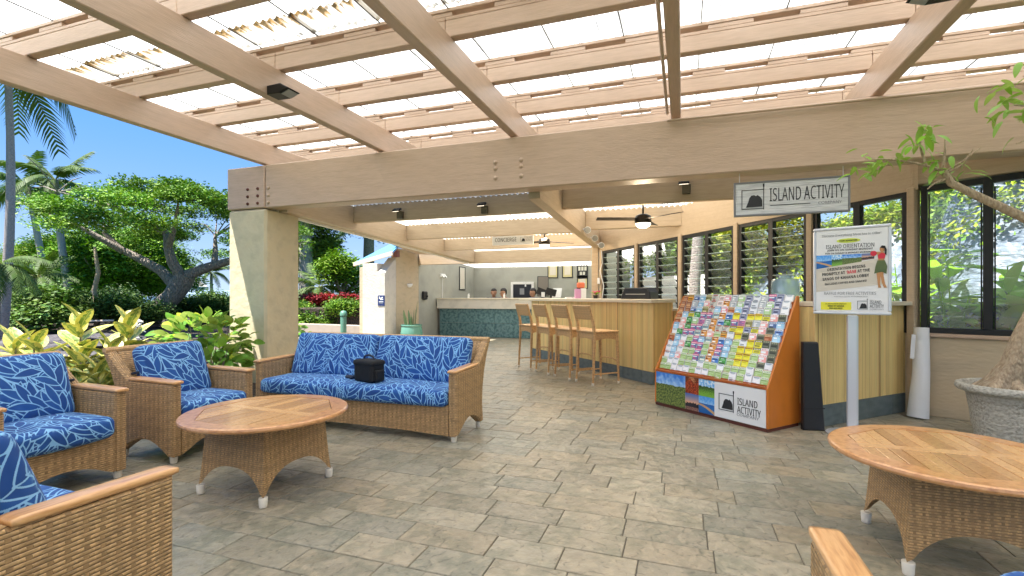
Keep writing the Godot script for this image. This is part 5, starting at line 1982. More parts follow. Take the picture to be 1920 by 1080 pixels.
func build_embankment() -> void:
	# the planted slope outside the louvre windows
	rng.seed = 700
	var o := V(2.21, 0, -6.09)
	var ax := V(0.7071, 0, 0.7071)
	var ox := V(0.7071, 0, -0.7071)
	var nz := noise(72, 0.22, 4)
	var hgt := func(s0: float, q: float) -> float:
		var s := s0 + 0.5 * q
		var rise := lerpf(0.15, 1.0, smoothstep(-4.6, -2.2, s))
		var top := lerpf(1.9, 2.7, smoothstep(-3.0, 0.2, s)) + 2.6 * smoothstep(0.1, 0.9, s)
		return -0.05 + 0.55 * smoothstep(0.3, 0.8, q) * smoothstep(-2.4, -1.0, s) * (1.0 - smoothstep(1.0, 2.6, q)) + rise * top * smoothstep(1.0, 4.4, q) + nz.get_noise_2d(s0 * 2.0, q * 2.0) * 0.28 * smoothstep(0.8, 1.8, q)
	var bank := MB.new()
	bank.grid(60, 40, func(u: float, w: float) -> Vector3:
		var s := lerpf(7.0, -11.0, u)
		var q := lerpf(0.2, 11.0, w)
		return o + ax * s + ox * q + V(0, hgt.call(s, q), 0), Vector2(10, 10))
	struct("embankment", bank, M.ground_ivy)
	# grey blue sheeting showing through the vines
	var tarps := [[-0.3, 2.3, 2.6, 0.9, 5.0], [-2.4, 3.0, 1.8, 1.1, -6.0], [-4.0, 3.2, 2.0, 1.3, 4.0], [0.1, 1.95, 1.8, 0.3, 2.0]]
	for k in tarps.size():
		var q: Array = tarps[k]
		var f := noise(73 + k, 0.9, 3)
		var mb := MB.new()
		mb.grid(26, 12, func(u: float, w: float) -> Vector3:
			var s: float = q[0] + (0.5 - u) * q[2]
			var d: float = q[1] + (w - 0.5) * q[3] * 1.3 + (u - 0.5) * q[4] * 0.06
			return o + ax * s + ox * d + V(0, hgt.call(s, d) + 0.05 + 0.05 * f.get_noise_2d(s * 1.4, d * 3.5), 0), Vector2(2, 1))
		solo("weed_sheet", ["grey blue weed sheeting on the slope outside the near window", "grey blue sheeting on the slope outside the window left of the poster", "grey blue sheeting outside the window above the brochure rack", "low grey sheeting strip behind the ginger leaves"][k], "ground sheet", mb, M.tarp)
	# vines
	var sp := spray(22, 0.14, C(0.05, 0.13, 0.016), C(0.26, 0.40, 0.035), V(1, 0.4, 1))
	var xs := []
	var cs := []
	for k in 9000:
		var s := rf(-11.0, 4.0)
		var q := rf(1.05, 7.5)
		var thick := nz.get_noise_2d(s * 3.0 + 40.0, q * 3.0)
		var y: float = hgt.call(s, q)
		if q < 3.9 and y > 1.0 and y < 2.05 and s > -5.2 and s < 1.6 and thick < 0.2:
			continue
		xs.append(Transform3D(Basis.from_euler(V(rf(-0.8, 0.8), rf(0, TAU), rf(-0.8, 0.8))).scaled(Vector3.ONE * rf(0.22, 0.42)), o + ax * s + ox * q + V(0, y + rf(0.0, 0.28), 0)))
		var g := rf(0.7, 1.5)
		cs.append(C(g * rf(0.9, 1.5), g, g * 0.8))
	var iv := multi(self, "ivy_cover", sp, M.leaf_0, xs, cs)
	tag(iv, "green and yellow vines creeping over the slope outside the louvre windows", "ivy")
	# broad ginger leaves close to the glass
	var gl := [leaf_mesh(0.74, 0.165, 0.30, 0.18, 7, 0.8).done(), leaf_mesh(0.62, 0.15, 0.55, 0.2, 7, 0.8).done()]
	var spots := [[0.25, 0.55], [0.62, 0.75], [0.95, 0.5], [1.35, 0.7], [0.45, 1.1], [1.1, 1.15], [-0.25, 0.7], [-0.8, 0.8]]
	for k in spots.size():
		var b: Vector3 = o + ax * spots[k][0] + ox * (spots[k][1] + 0.75)
		b += V(0.25, 0, 0.1) * maxf(0.0, spots[k][0])
		b.y = 0.42
		var g := thing("ginger_plant", ["ginger plant just outside the near window's left edge", "ginger plant below the near window's middle", "ginger plant outside the near window's black mullion", "ginger plant outside the right pane of the near window", "taller ginger plant behind the near window's left pane", "taller ginger plant behind the near window's mullion", "ginger plant outside the window behind the poster", "ginger plant outside the window left of the poster"][k], "plant", b, 0.0, "ginger plants outside the windows")
		for st in 4:
			var e := V(rf(-0.25, 0.25), rf(0.75, 1.2), rf(-0.25, 0.25))
			part(g, "stem", MB.new().tube([V(e.x * 0.3, 0, e.z * 0.3), e * 0.6, e], [0.012, 0.010, 0.006], 5), M.leaf_2)
			for l in 8:
				var f := (l + 1) / 8.0
				part(g, "leaf", gl[rng.randi() % 2], M.tree_leaf if rng.randf() < 0.7 else M.leaf_2, aim(dir_of(l * 2.5 + st, rf(0.1, 0.9)), e * f, rf(-0.4, 0.4), rf(0.65, 1.0)))
	# trees, fence and wall beyond
	bushy("slope_tree", "leafy tree at the top of the slope outside the near window", "tree", o + ax * -1.5 + ox * 6.2 + V(0, 4.2, 0), V(4.5, 4.0, 3.0), 20, 711, C(0.04, 0.10, 0.018), C(0.18, 0.26, 0.05), 0.16, 0.14)
	bushy("slope_tree", "yellow green shrubby tree outside the windows above the brochure rack", "tree", o + ax * -4.3 + ox * 3.6 + V(0, 1.0, 0), V(2.0, 2.4, 1.6), 6, 712, C(0.10, 0.15, 0.02), C(0.42, 0.42, 0.06), 0.12, 0.08)
	bushy("slope_tree", "green tree outside the far louvre windows", "tree", o + ax * -7.7 + ox * 4.6, V(4.0, 3.8, 3.0), 20, 713, C(0.09, 0.20, 0.03), C(0.28, 0.42, 0.07), 0.14, 0.12)
	bushy("slope_tree", "dark green tree outside the farthest louvre window", "tree", o + ax * -8.6 + ox * 6.6, V(3.4, 4.4, 3.0), 18, 714, C(0.07, 0.16, 0.02), C(0.24, 0.36, 0.06), 0.14, 0.12)
	var tp := o + ax * -1.75 + ox * 4.8 + V(0, 2.0, 0)
	solo("grey_trunk", "grey tree trunk on the slope seen through the top of the near window", "tree trunk", MB.new().tube([tp, tp + V(0, 2.4, 0), tp + V(0.1, 5.0, 0)], [0.2, 0.17, 0.13], 10), M.palm_bark)
	tp = o + ax * -4.35 + ox * 1.5
	solo("pale_trunk", "pale tree trunk standing outside the middle louvre window", "tree trunk", MB.new().tube([tp, tp + V(0.02, 1.5, 0), tp + V(0.15, 3.4, 0)], [0.13, 0.11, 0.09], 10), M.palm_bark)
	var wl := thing("board_wall", "pale horizontal board wall beyond the far louvre windows", "wall", o + ax * -6.4 + ox * 2.9, -45.0)
	for k in 7:
		part(wl, "board", MB.new().span(V(-1.5, 0.02 + k * 0.24, -0.03), V(1.1, 0.25 + k * 0.24, 0.0), 0.005), M.trim_white)

# ---------- signs ----------
func build_signs() -> void:
	var o := thing("hanging_sign", "grey wooden ISLAND ACTIVITY sign hanging below the main beam", "sign", V(0.967, 2.15, -5.33))
	part(o, "board", MB.new().box(Vector3.ZERO, V(0.955, 0.305, 0.03), 0.003), M.sign_grey)
	var fr := MB.new()
	fr.box(V(0, 0.160, 0), V(0.985, 0.016, 0.046), 0.003)
	fr.box(V(0, -0.160, 0), V(0.985, 0.016, 0.046), 0.003)
	fr.box(V(0.485, 0, 0), V(0.016, 0.304, 0.046), 0.003)
	fr.box(V(-0.485, 0, 0), V(0.016, 0.304, 0.046), 0.003)
	part(o, "frame", fr, M.steel_grey)
	logo(o, at(V(-0.325, -0.005, 0.017)), 0.185, M.ink)
	lettering(o, "ISLAND ACTIVITY", 0.125, 0.62, M.ink, at(V(0.135, 0.03, 0.017)), false)
	part(o, "rule", MB.new().box(V(0.0, -0.072, 0.017), V(0.34, 0.006, 0.003)), M.ink)
	lettering(o, "COMPANY", 0.026, 0.19, M.grey_ink, at(V(0.33, -0.072, 0.017)), false)
	for x in [-0.44, 0.44]:
		part(o, "chain", MB.new().tube([V(x, 0.165, 0), V(x, 0.262, 0)], [0.004, 0.004], 6), M.steel)
	o = thing("concierge_sign", "small white CONCIERGE sign hanging under the lobby joists", "sign", V(-3.12, 2.295, -9.0))
	part(o, "board", MB.new().box(Vector3.ZERO, V(0.84, 0.205, 0.02), 0.003), M.white_paper)
	lettering(o, "CONCIERGE", 0.075, 0.44, M.ink, at(V(-0.14, 0, 0.0115)), false)
	logo(o, at(V(0.21, -0.005, 0.0115)), 0.085, M.ink)
	lettering(o, "ISLAND", 0.04, 0.12, M.grey_ink, at(V(0.335, 0.03, 0.0115)), false)
	lettering(o, "ACTIVITY", 0.04, 0.12, M.grey_ink, at(V(0.335, -0.02, 0.0115)), false)
	for x in [-0.38, 0.38]:
		part(o, "wire", MB.new().tube([V(x, 0.1, 0), V(x, 0.33, 0)], [0.003, 0.003], 5), M.steel)
	# poster stand, the frame turned a little to the left
	o = thing("poster_stand", "silver framed ISLAND ORIENTATION poster on a round based metal pole", "poster stand", V(1.385, 0, -4.985), -19.0)
	part(o, "base", MB.new().lathe([Vector2(0, 0), Vector2(0.195, 0), Vector2(0.2, 0.004), Vector2(0.195, 0.010), Vector2(0.05, 0.016), Vector2(0, 0.016)], 36), M.steel)
	part(o, "pole", MB.new().box(V(0, 0.52, 0), V(0.085, 1.03, 0.03), 0.012), M.steel)
	var pf := Transform3D(Basis(Vector3.UP, deg_to_rad(-2.0)), V(-0.01, 1.42, 0.035))
	var F := Node3D.new()
	F.name = "poster_frame"
	o.add_child(F)
	F.transform = pf.scaled_local(V(0.86, 0.915, 1))
	var w := 0.65
	var h := 0.83
	var fm := MB.new()
	fm.box(V(0, h * 0.5 - 0.014, 0), V(w, 0.028, 0.024), 0.009)
	fm.box(V(0, -h * 0.5 + 0.014, 0), V(w, 0.028, 0.024), 0.009)
	fm.box(V(w * 0.5 - 0.014, 0, 0), V(0.028, h - 0.058, 0.0235), 0.009)
	fm.box(V(-w * 0.5 + 0.014, 0, 0), V(0.028, h - 0.058, 0.0235), 0.009)
	part(F, "frame", fm, M.white_steel)
	part(F, "paper", MB.new().box(Vector3.ZERO, V(w - 0.058, h - 0.058, 0.010)), M.white_paper)
	var z := 0.0062
	var T := func(x: float, y: float, a := 0.0) -> Transform3D: return Transform3D(Basis(Vector3.BACK, deg_to_rad(a)), V(x, y, z))
	lettering(F, "Discover Everything Maui has to Offer!", 0.028, 0.49, M.grey_ink, T.call(0, 0.335), false, "Droid Serif")
	var ov := PackedVector2Array()
	for k in 20:
		ov.push_back(Vector2(cos(TAU * k / 20) * 0.10, sin(TAU * k / 20) * 0.021))
	part(F, "highlight", MB.new().prism(ov, 0.002), M.lime_print, T.call(-0.02, 0.283))
	lettering(F, "START ADVENTURE", 0.014, 0.15, M.ink, at(V(-0.02, 0.283, z + 0.0022)), true)
	lettering(F, "ISLAND ORIENTATION", 0.036, 0.40, M.ink, T.call(-0.01, 0.232), false)
	lettering(F, "JOIN US ON SUNDAY MONDAY", 0.022, 0.38, M.ink, T.call(-0.01, 0.195), true)
	lettering(F, "FUN ON SUNDAY & MONDAY MORNING", 0.015, 0.39, M.ink, T.call(-0.02, 0.168), true)
	var band := PackedVector2Array([Vector2(-0.295, 0.02), Vector2(-0.295, -0.20), Vector2(0.25, -0.135), Vector2(0.25, 0.105)])
	part(F, "band", MB.new().prism(band, 0.0015), M.beige_print, T.call(0, 0))
	var strips := [[4, -0.295, -0.16, 0.018], [2, -0.16, -0.07, 0.04], [0, -0.07, 0.09, 0.056], [3, 0.09, 0.19, 0.09]]
	for q in strips:
		var mb := MB.new()
		mb.quad_uv(V(q[1], q[3], 0), V(q[2], q[3] + 0.012, 0), V(q[2], 0.152, 0), V(q[1], 0.152, 0))
		part(F, "print", mb, M["photo_%d" % q[0]], at(V(0, 0, z + 0.0005)))
	var zz := z + 0.0018
	var S := func(x: float, y: float) -> Transform3D: return Transform3D(Basis(Vector3.BACK, deg_to_rad(5.0)), V(x, y, zz))
	lettering(F, "ORIENTATION BEGINS", 0.026, 0.32, M.ink, S.call(-0.04, 0.025), true)
	lettering(F, "PROMPTLY AT", 0.028, 0.195, M.ink, S.call(-0.145, -0.026), true)
	lettering(F, "9AM", 0.032, 0.075, M.red_ink, S.call(0.005, -0.013), true)
	lettering(F, "AT THE", 0.028, 0.10, M.ink, S.call(0.105, -0.004), true)
	lettering(F, "SANDS OF KAHANA LOBBY", 0.027, 0.39, M.ink, S.call(-0.045, -0.064), true)
	lettering(F, "INCLUDES COFFEE AND SNACKS!", 0.019, 0.35, M.ink, S.call(-0.045, -0.113), true)
	lettering(F, "RAFFLE FOR FREE ACTIVITIES", 0.027, 0.43, M.grey_ink, at(V(-0.01, -0.215, z)), false)
	lettering(F, "no purchase required, see the desk for details", 0.010, 0.28, M.grey_ink, at(V(0.0, -0.245, z)), false)
	part(F, "yellow_box", MB.new().box(V(-0.125, -0.335, z), V(0.26, 0.075, 0.002), 0.0), M.yellow_print)
	lettering(F, "ISLAND ACTIVITY COMPANY", 0.011, 0.18, M.ink, at(V(-0.125, -0.315, z + 0.0022)), false)
	lettering(F, "SANDS OF KAHANA", 0.015, 0.14, M.ink, at(V(-0.125, -0.335, z + 0.0022)), true)
	lettering(F, "808-669-0423", 0.013, 0.11, M.ink, at(V(-0.125, -0.357, z + 0.0022)), true)
	logo(F, at(V(0.095, -0.325, z)), 0.075, M.ink)
	lettering(F, "ISLAND", 0.030, 0.09, M.ink, at(V(0.20, -0.297, z)), false)
	lettering(F, "ACTIVITY", 0.030, 0.11, M.ink, at(V(0.21, -0.333, z)), false)
	lettering(F, "COMPANY", 0.012, 0.11, M.grey_ink, at(V(0.21, -0.362, z)), false)
	# printed hula dancer: plain flat shapes
	var dz := z + 0.0026
	part(F, "print_legs", MB.new().prism(PackedVector2Array([Vector2(0.205, 0.0), Vector2(0.262, 0.0), Vector2(0.262, -0.05), Vector2(0.275, -0.13), Vector2(0.29, -0.165), Vector2(0.265, -0.165), Vector2(0.25, -0.12), Vector2(0.24, -0.06), Vector2(0.235, -0.13), Vector2(0.245, -0.165), Vector2(0.222, -0.165), Vector2(0.215, -0.10)]), 0.0012), M.print_skin, at(V(0, 0, dz)))
	part(F, "print_skirt", MB.new().prism(PackedVector2Array([Vector2(0.215, 0.085), Vector2(0.272, 0.085), Vector2(0.292, 0.03), Vector2(0.285, -0.04), Vector2(0.25, -0.02), Vector2(0.19, -0.035), Vector2(0.20, 0.03)]), 0.0014), M.leaf_plain, at(V(0, 0, dz + 0.001)))
	part(F, "print_body", MB.new().prism(PackedVector2Array([Vector2(0.222, 0.084), Vector2(0.268, 0.084), Vector2(0.278, 0.13), Vector2(0.265, 0.16), Vector2(0.20, 0.165), Vector2(0.17, 0.15), Vector2(0.17, 0.135), Vector2(0.215, 0.14)]), 0.0012), M.print_skin, at(V(0, 0, dz)))
	part(F, "print_lei", MB.new().prism(PackedVector2Array([Vector2(0.222, 0.10), Vector2(0.272, 0.10), Vector2(0.278, 0.14), Vector2(0.25, 0.155), Vector2(0.22, 0.135)]), 0.0014), M.red_ink, at(V(0, 0, dz + 0.001)))
	part(F, "print_head", MB.new().ball(Vector3.ZERO, V(0.020, 0.026, 0.001), 12, 8), M.print_skin, at(V(0.252, 0.185, dz)))
	part(F, "print_hair", MB.new().prism(PackedVector2Array([Vector2(0.235, 0.2), Vector2(0.25, 0.22), Vector2(0.275, 0.215), Vector2(0.288, 0.18), Vector2(0.285, 0.13), Vector2(0.272, 0.14), Vector2(0.27, 0.19)]), 0.0014), M.hair, at(V(0, 0, dz + 0.001)))
	part(F, "print_flower", MB.new().ball(Vector3.ZERO, V(0.026, 0.024, 0.001), 12, 8), M.red_ink, at(V(0.185, 0.15, dz + 0.0022)))

# ---------- fittings ----------
func build_fittings() -> void:
	for f in [["ceiling_fan", "bronze ceiling fan with a lit bowl nearest the louvre windows", V(-0.518, 2.195, -6.95), 200.0], ["ceiling_fan", "smaller looking ceiling fan with lit bowl beside the concierge sign", V(-2.54, 2.195, -9.2), 165.0]]:
		var o := thing(f[0], f[1], "ceiling fan", f[2], f[3], "ceiling fans under the lobby roof")
		part(o, "motor", MB.new().lathe([Vector2(0, 0.0), Vector2(0.10, 0.0), Vector2(0.115, 0.02), Vector2(0.105, 0.10), Vector2(0.06, 0.125), Vector2(0, 0.13)], 24), M.dark_bronze)
		part(o, "lamp_bowl", MB.new().lathe([Vector2(0, -0.065), Vector2(0.05, -0.058), Vector2(0.09, -0.035), Vector2(0.105, 0.0), Vector2(0, 0.001)], 24), M.lamp_glow)
		part(o, "down_rod", MB.new().tube([V(0, 0.12, 0), V(0, 0.34, 0)], [0.014, 0.014], 8), M.dark_bronze)
		part(o, "canopy", MB.new().lathe([Vector2(0, 0.30), Vector2(0.05, 0.32), Vector2(0.06, 0.37), Vector2(0, 0.371)], 16), M.dark_bronze)
		for k in 3:
			var b := MB.new()
			b.xf = Transform3D(Basis(Vector3.UP, TAU * k / 3.0), Vector3.ZERO)
			b.box(V(0.36, 0.06, 0), V(0.56, 0.008, 0.115), 0.003, Basis(Vector3.RIGHT, 0.18))
			b.box(V(0.10, 0.06, 0), V(0.10, 0.012, 0.05), 0.003)
			part(o, "blade", b, M.dark_bronze)
		var l := OmniLight3D.new()
		l.name = "lamp"
		l.light_color = Color(1.0, 0.9, 0.75)
		l.light_energy = 0.35
		l.light_size = 0.1
		l.omni_range = 20.0
		l.omni_attenuation = 2.0
		l.shadow_enabled = true
		o.add_child(l)
		l.position = V(0, -0.12, 0)
	# dark flood lights on the rafters
	for f in [["dark wedge floodlight on the second rafter from the left", V(-3.52, 3.06, -3.55), 0.0], ["dark wedge floodlight on the rafter at the top right", V(1.54, 3.07, -3.72), 180.0]]:
		var o := thing("floodlight", f[0], "floodlight", f[1], f[2], "dark floodlights on the rafters")
		part(o, "housing", MB.new().prism(PackedVector2Array([Vector2(-0.05, 0.05), Vector2(0.10, 0.055), Vector2(0.20, 0.0), Vector2(0.10, -0.035), Vector2(-0.05, -0.03)]), 0.15, 0.008), M.black_metal)
		part(o, "lens", MB.new().box(V(0.145, -0.024, 0), V(0.085, 0.006, 0.11), 0.0, Basis(Vector3.BACK, 0.33)), M.lens_grey)
	# small flood lights on the first lobby joist
	for f in [["small floodlight on the lobby joist, left of the three", V(-4.33, 2.53, -6.94)], ["small floodlight on the lobby joist, middle of the three", V(-2.85, 2.53, -6.94)], ["small floodlight on the lobby joist above the far windows", V(0.04, 2.56, -6.56)]]:
		var o := thing("spot_fitting", f[0], "floodlight", f[1], 0.0, "small floodlights on the lobby joist")
		part(o, "box", MB.new().box(V(0, -0.02, 0.02), V(0.10, 0.12, 0.06), 0.006), M.bronze_box)
		part(o, "head", MB.new().box(V(-0.03, 0.06, 0.07), V(0.13, 0.03, 0.09), 0.006, Basis(Vector3.RIGHT, 0.5)), M.black_metal)
		part(o, "lens", MB.new().box(V(-0.03, 0.044, 0.076), V(0.11, 0.004, 0.075), 0.0, Basis(Vector3.RIGHT, 0.5)), M.lamp_glow)
	# white track heads by the post
	for k in 3:
		var o := thing("track_spotlight", ["white spotlight head highest on the sloping beam", "white spotlight head in the middle of the row on the sloping beam", "white spotlight head lowest, at the top of the post"][k], "spotlight", V(-1.53, 2.275 - k * 0.055, -8.05 - k * 0.72), 0.0, "white spotlights on the sloping beam")
		part(o, "arm", MB.new().tube([V(-0.035, 0.03, 0), V(0.03, 0.02, 0.0)], [0.012, 0.012], 6), M.white_paint)
		part(o, "head", MB.new().tube([V(0.03, 0.025, -0.05), V(0.06, 0.0, 0.09)], [0.05, 0.058], 14), M.white_paint)
		part(o, "rim", MB.new().tube([V(0.06, 0.0, 0.091), V(0.063, -0.003, 0.10)], [0.05, 0.05], 14), M.lens_grey)
	var cd := thing("white_cable", "white cable hanging down beside the post", "cable")
	part(cd, "cord", MB.new().tube([V(-1.52, 2.1, -9.72), V(-1.50, 1.85, -9.72), V(-1.55, 1.7, -9.74), V(-1.47, 1.4, -9.70), V(-1.5, 1.16, -9.68)], [0.008, 0.008, 0.008, 0.008, 0.008], 6), M.white_paint)
	part(cd, "clip_box", MB.new().box(V(-1.585, 1.50, -9.80), V(0.05, 0.12, 0.05), 0.005), M.white_paint)

func framed(label: String, c: Vector3, w: float, h: float, turn: float, m: Material, group := "", many := false) -> void:
	var o := thing("framed_picture", label, "picture", c, turn, group)
	var b := 0.03
	var f := MB.new()
	f.box(V(0, h * 0.5 - b * 0.5, 0), V(w, b, 0.024), 0.003)
	f.box(V(0, -h * 0.5 + b * 0.5, 0), V(w, b, 0.024), 0.003)
	f.box(V(w * 0.5 - b * 0.5, 0, 0), V(b, h - b * 2, 0.0235), 0.003)
	f.box(V(-w * 0.5 + b * 0.5, 0, 0), V(b, h - b * 2, 0.0235), 0.003)
	part(o, "frame", f, M.black_plastic)
	part(o, "backing", MB.new().box(V(0, 0, -0.004), V(w - b * 2, h - b * 2, 0.008)), M.black_plastic if many else m)
	if many:
		for k in 5:
			part(o, "small_print", MB.new().box(V((-0.1 + 0.1 * k) if k < 3 else (-0.05 + 0.1 * (k - 3)), 0.08 if k < 3 else -0.09, 0.002), V(0.075, 0.13, 0.003)), m)
	else:
		part(o, "inner_print", MB.new().box(V(0, 0, 0.001), V(w - 0.16, h - 0.2, 0.003)), M.beige_print)

func build_interior() -> void:
	framed("tall framed picture on the grey side wall left of the concierge counter", V(-6.985, 1.79, -15.0), 0.46, 0.78, 90.0, M.picture_paper)
	framed("gold certificate in a black frame, leftmost on the back wall", V(-4.12, 2.06, -15.985), 0.36, 0.52, 0, M.gold_paper, "framed certificates on the back wall")
	framed("gold certificate in a black frame, second from the left on the back wall", V(-3.62, 2.06, -15.985), 0.36, 0.52, 0, M.gold_paper, "framed certificates on the back wall")
	framed("black frame of five small prints on the back wall by the post", V(-3.12, 2.02, -15.985), 0.36, 0.5, 0, M.picture_paper, "framed certificates on the back wall", true)
	framed("yellow certificate frame below the frame of five small prints", V(-3.12, 1.66, -15.985), 0.36, 0.46, 0, M.gold_paper, "framed certificates on the back wall")
	var o := thing("notice_board", "grey notice board standing open beside the dark door", "notice board", V(-4.35, 1.52, -15.6), 32.0)
	part(o, "board", MB.new().box(Vector3.ZERO, V(0.34, 0.62, 0.015)), M.corkboard)
	part(o, "frame", MB.new().box(V(0, 0, -0.011), V(0.38, 0.66, 0.02), 0.004), M.black_plastic)
	part(o, "post", MB.new().box(V(0, -0.92, -0.014), V(0.04, 1.2, 0.02)), M.black_metal)
	o = thing("emergency_light", "white twin emergency light high on the grey side wall", "emergency light", V(-6.97, 1.83, -13.55), 90)
	part(o, "box", MB.new().box(Vector3.ZERO, V(0.26, 0.10, 0.06), 0.008), M.white_paint)
	for s in [-1.0, 1.0]:
		part(o, "lamp_head", MB.new().lathe([Vector2(0, 0), Vector2(0.03, 0), Vector2(0.045, 0.05), Vector2(0, 0.051)], 12), M.white_paint, Transform3D(Basis(Vector3.RIGHT, 0.9), V(s * 0.085, -0.055, 0.03)))
	part(o, "conduit", MB.new().tube([V(0.0, -0.05, -0.015), V(0.0, -0.70, -0.015)], [0.012, 0.012], 6), M.white_paint)
	o = thing("wall_sconce", "small white bowl sconce on the tan wall above the potted snake plant", "wall light", V(-6.995, 1.53, -11.62), 90)
	var half := MB.new()
	half.grid(14, 8, func(u: float, w: float) -> Vector3:
		var a := (0.0 + u) * PI
		var r := 0.10 * sin(w * PI * 0.5)
		return V(cos(a) * r, -0.10 * cos(w * PI * 0.5), sin(a) * r + 0.002))
	part(o, "bowl", half, M.white_paint)
	part(o, "top", MB.new().box(V(0, 0.004, 0.03), V(0.12, 0.008, 0.06)), M.black_metal)
	o = thing("wall_dispenser", "black dispenser box on the grey wall corner", "dispenser", V(-6.96, 1.215, -12.42), 90)
	part(o, "case", MB.new().box(Vector3.ZERO, V(0.22, 0.24, 0.08), 0.02), M.black_plastic)
	part(o, "spout", MB.new().box(V(0.05, -0.02, 0.055), V(0.06, 0.05, 0.03), 0.01), M.black_metal)
	# potted snake plant
	o = thing("potted_snake_plant", "snake plant in a glazed turquoise pot by the tan wall", "potted plant", V(-6.55, 0, -11.0))
	part(o, "pot", MB.new().lathe([Vector2(0, 0), Vector2(0.17, 0), Vector2(0.20, 0.02), Vector2(0.27, 0.15), Vector2(0.285, 0.26), Vector2(0.265, 0.40), Vector2(0.25, 0.43), Vector2(0.275, 0.455), Vector2(0.27, 0.475), Vector2(0.245, 0.47), Vector2(0.235, 0.40), Vector2(0, 0.40)], 28), M.glaze)
	rng.seed = 801
	for k in 11:
		var a := rf(0, TAU)
		var r := rf(0.02, 0.15)
		var h := rf(0.25, 0.45) if k > 0 else 0.66
		var mb := leaf_mesh(h, 0.065, 0.0, 0.35, 6, 0.6)
		part(o, "leaf", mb, M.snake_leaf, aim(V(cos(a) * 0.14, 1, sin(a) * 0.14), V(cos(a) * r, 0.41, sin(a) * r), rf(0, 3)))
	# things on the counters
	o = thing("printer", "black printer on the right end of the bamboo bar", "printer", V(-0.60, 1.156, -7.42), -20)
	part(o, "body", MB.new().prism(PackedVector2Array([Vector2(-0.23, 0), Vector2(0.23, 0), Vector2(0.22, 0.10), Vector2(0.175, 0.165), Vector2(-0.175, 0.165), Vector2(-0.22, 0.06)]), 0.30, 0.012), M.black_plastic)
	part(o, "slot", MB.new().box(V(0, 0.07, 0.152), V(0.30, 0.012, 0.006)), M.lens_grey)
	o = thing("gift_boxes", "pink and white box with an orange topped bottle on the bar", "box", V(-1.72, 1.156, -8.66), 20)
	part(o, "pink_box", MB.new().box(V(-0.055, 0.085, 0), V(0.10, 0.17, 0.10), 0.004), M.pink)
	part(o, "white_box", MB.new().box(V(0.045, 0.09, 0.0), V(0.09, 0.18, 0.10), 0.004), M.white_paper)
	part(o, "orange_top", MB.new().box(V(0.0, 0.235, 0.0), V(0.14, 0.10, 0.08), 0.02), M.salmon)
	o = solo("paper_tray", "small white paper stack left of the pink box on the bar", "paper", MB.new().box(V(0, 0.012, 0), V(0.16, 0.024, 0.12)), M.white_paper, at(V(-1.92, 1.156, -8.70), 30)) as Node3D
	o = thing("orchid_pot", "magenta flowers in a small dark pot on the bar", "flower pot", V(-1.42, 1.156, -8.44))
	part(o, "pot", MB.new().lathe([Vector2(0, 0), Vector2(0.035, 0), Vector2(0.045, 0.06), Vector2(0, 0.06)], 12), M.black_plastic)
	rng.seed = 802
	for k in 9:
		part(o, "flower", MB.new().ball(Vector3.ZERO, V(0.024, 0.018, 0.024), 8, 6), M.magenta, at(V(rf(-0.06, 0.06), rf(0.07, 0.13), rf(-0.05, 0.05))))
	for k in 6:
		part(o, "leaf", leaf_mesh(0.14, 0.04, 0.3, 0.2), M.leaf_2, aim(dir_of(k * 1.1, 0.7), V(0.01, 0.06, 0)))
	o = thing("desk_supplies", "dark jumble of office supplies on the low bamboo desk", "office supplies", V(0.10, 1.016, -7.62))
	part(o, "tray", MB.new().box(V(0, 0.02, 0), V(0.32, 0.04, 0.22), 0.006), M.black_plastic)
	part(o, "stapler", MB.new().box(V(-0.08, 0.065, 0.02), V(0.14, 0.05, 0.05), 0.015), M.navy_sign)
	part(o, "tape_holder", MB.new().lathe([Vector2(0, 0.0), Vector2(0.05, 0.0), Vector2(0.05, 0.045), Vector2(0, 0.045)], 14), M.black_metal, at(V(0.07, 0.042, 0)))
	part(o, "card_box", MB.new().box(V(0.0, 0.08, -0.07), V(0.22, 0.10, 0.05), 0.004), M.pot_grey)
	# on the concierge side
	for k in 2:
		o = thing("desk_monitor", ["black desk monitor with a white sheet, left of the two by the notice board", "black desk monitor, right of the two by the notice board"][k], "monitor", V(-3.80 + k * 0.27, 1.142, -13.5), 25.0)
		part(o, "screen", MB.new().box(V(0, 0.17, 0), V(0.30, 0.20, 0.025), 0.006, Basis(Vector3.BACK, -0.35 + 0.1 * k)), M.black_plastic)
		part(o, "stand", MB.new().box(V(0, 0.04, -0.02), V(0.05, 0.08, 0.05)), M.black_metal)
		part(o, "foot", MB.new().box(V(0, 0.005, 0), V(0.16, 0.01, 0.12)), M.black_metal)
		if k == 0:
			part(o, "white_sheet", MB.new().box(V(0.03, 0.10, 0.03), V(0.10, 0.14, 0.004)), M.white_paper)
	o = thing("paper_rack", "white wire rack of papers right of the desk monitors", "paper rack", V(-3.42, 1.142, -13.7))
	for k in 4:
		part(o, "sheet", MB.new().box(V(0, 0.12 + 0.02 * k, -0.03 * k), V(0.26, 0.22, 0.006), 0.0, Basis(Vector3.RIGHT, -0.3)), M.white_paper)
	for q in [["hand_sanitizer", "white pump bottle at the left person on the concierge counter", V(-5.99, 1.142, -13.3)], ["hand_sanitizer", "white pump bottle in front of the third person", V(-4.87, 1.142, -13.3)]]:
		o = thing(q[0], q[1], "bottle", q[2])
		part(o, "bottle", MB.new().lathe([Vector2(0, 0), Vector2(0.028, 0), Vector2(0.028, 0.09), Vector2(0.012, 0.11), Vector2(0, 0.11)], 12), M.white_paper)
		part(o, "pump", MB.new().box(V(0.008, 0.125, 0), V(0.035, 0.02, 0.012), 0.003), M.white_paint)
	# clear jug behind the rack
	o = thing("water_jug", "pale blue water jug on the desk behind the brochure rack", "water jug", V(1.02, 1.146, -5.86))
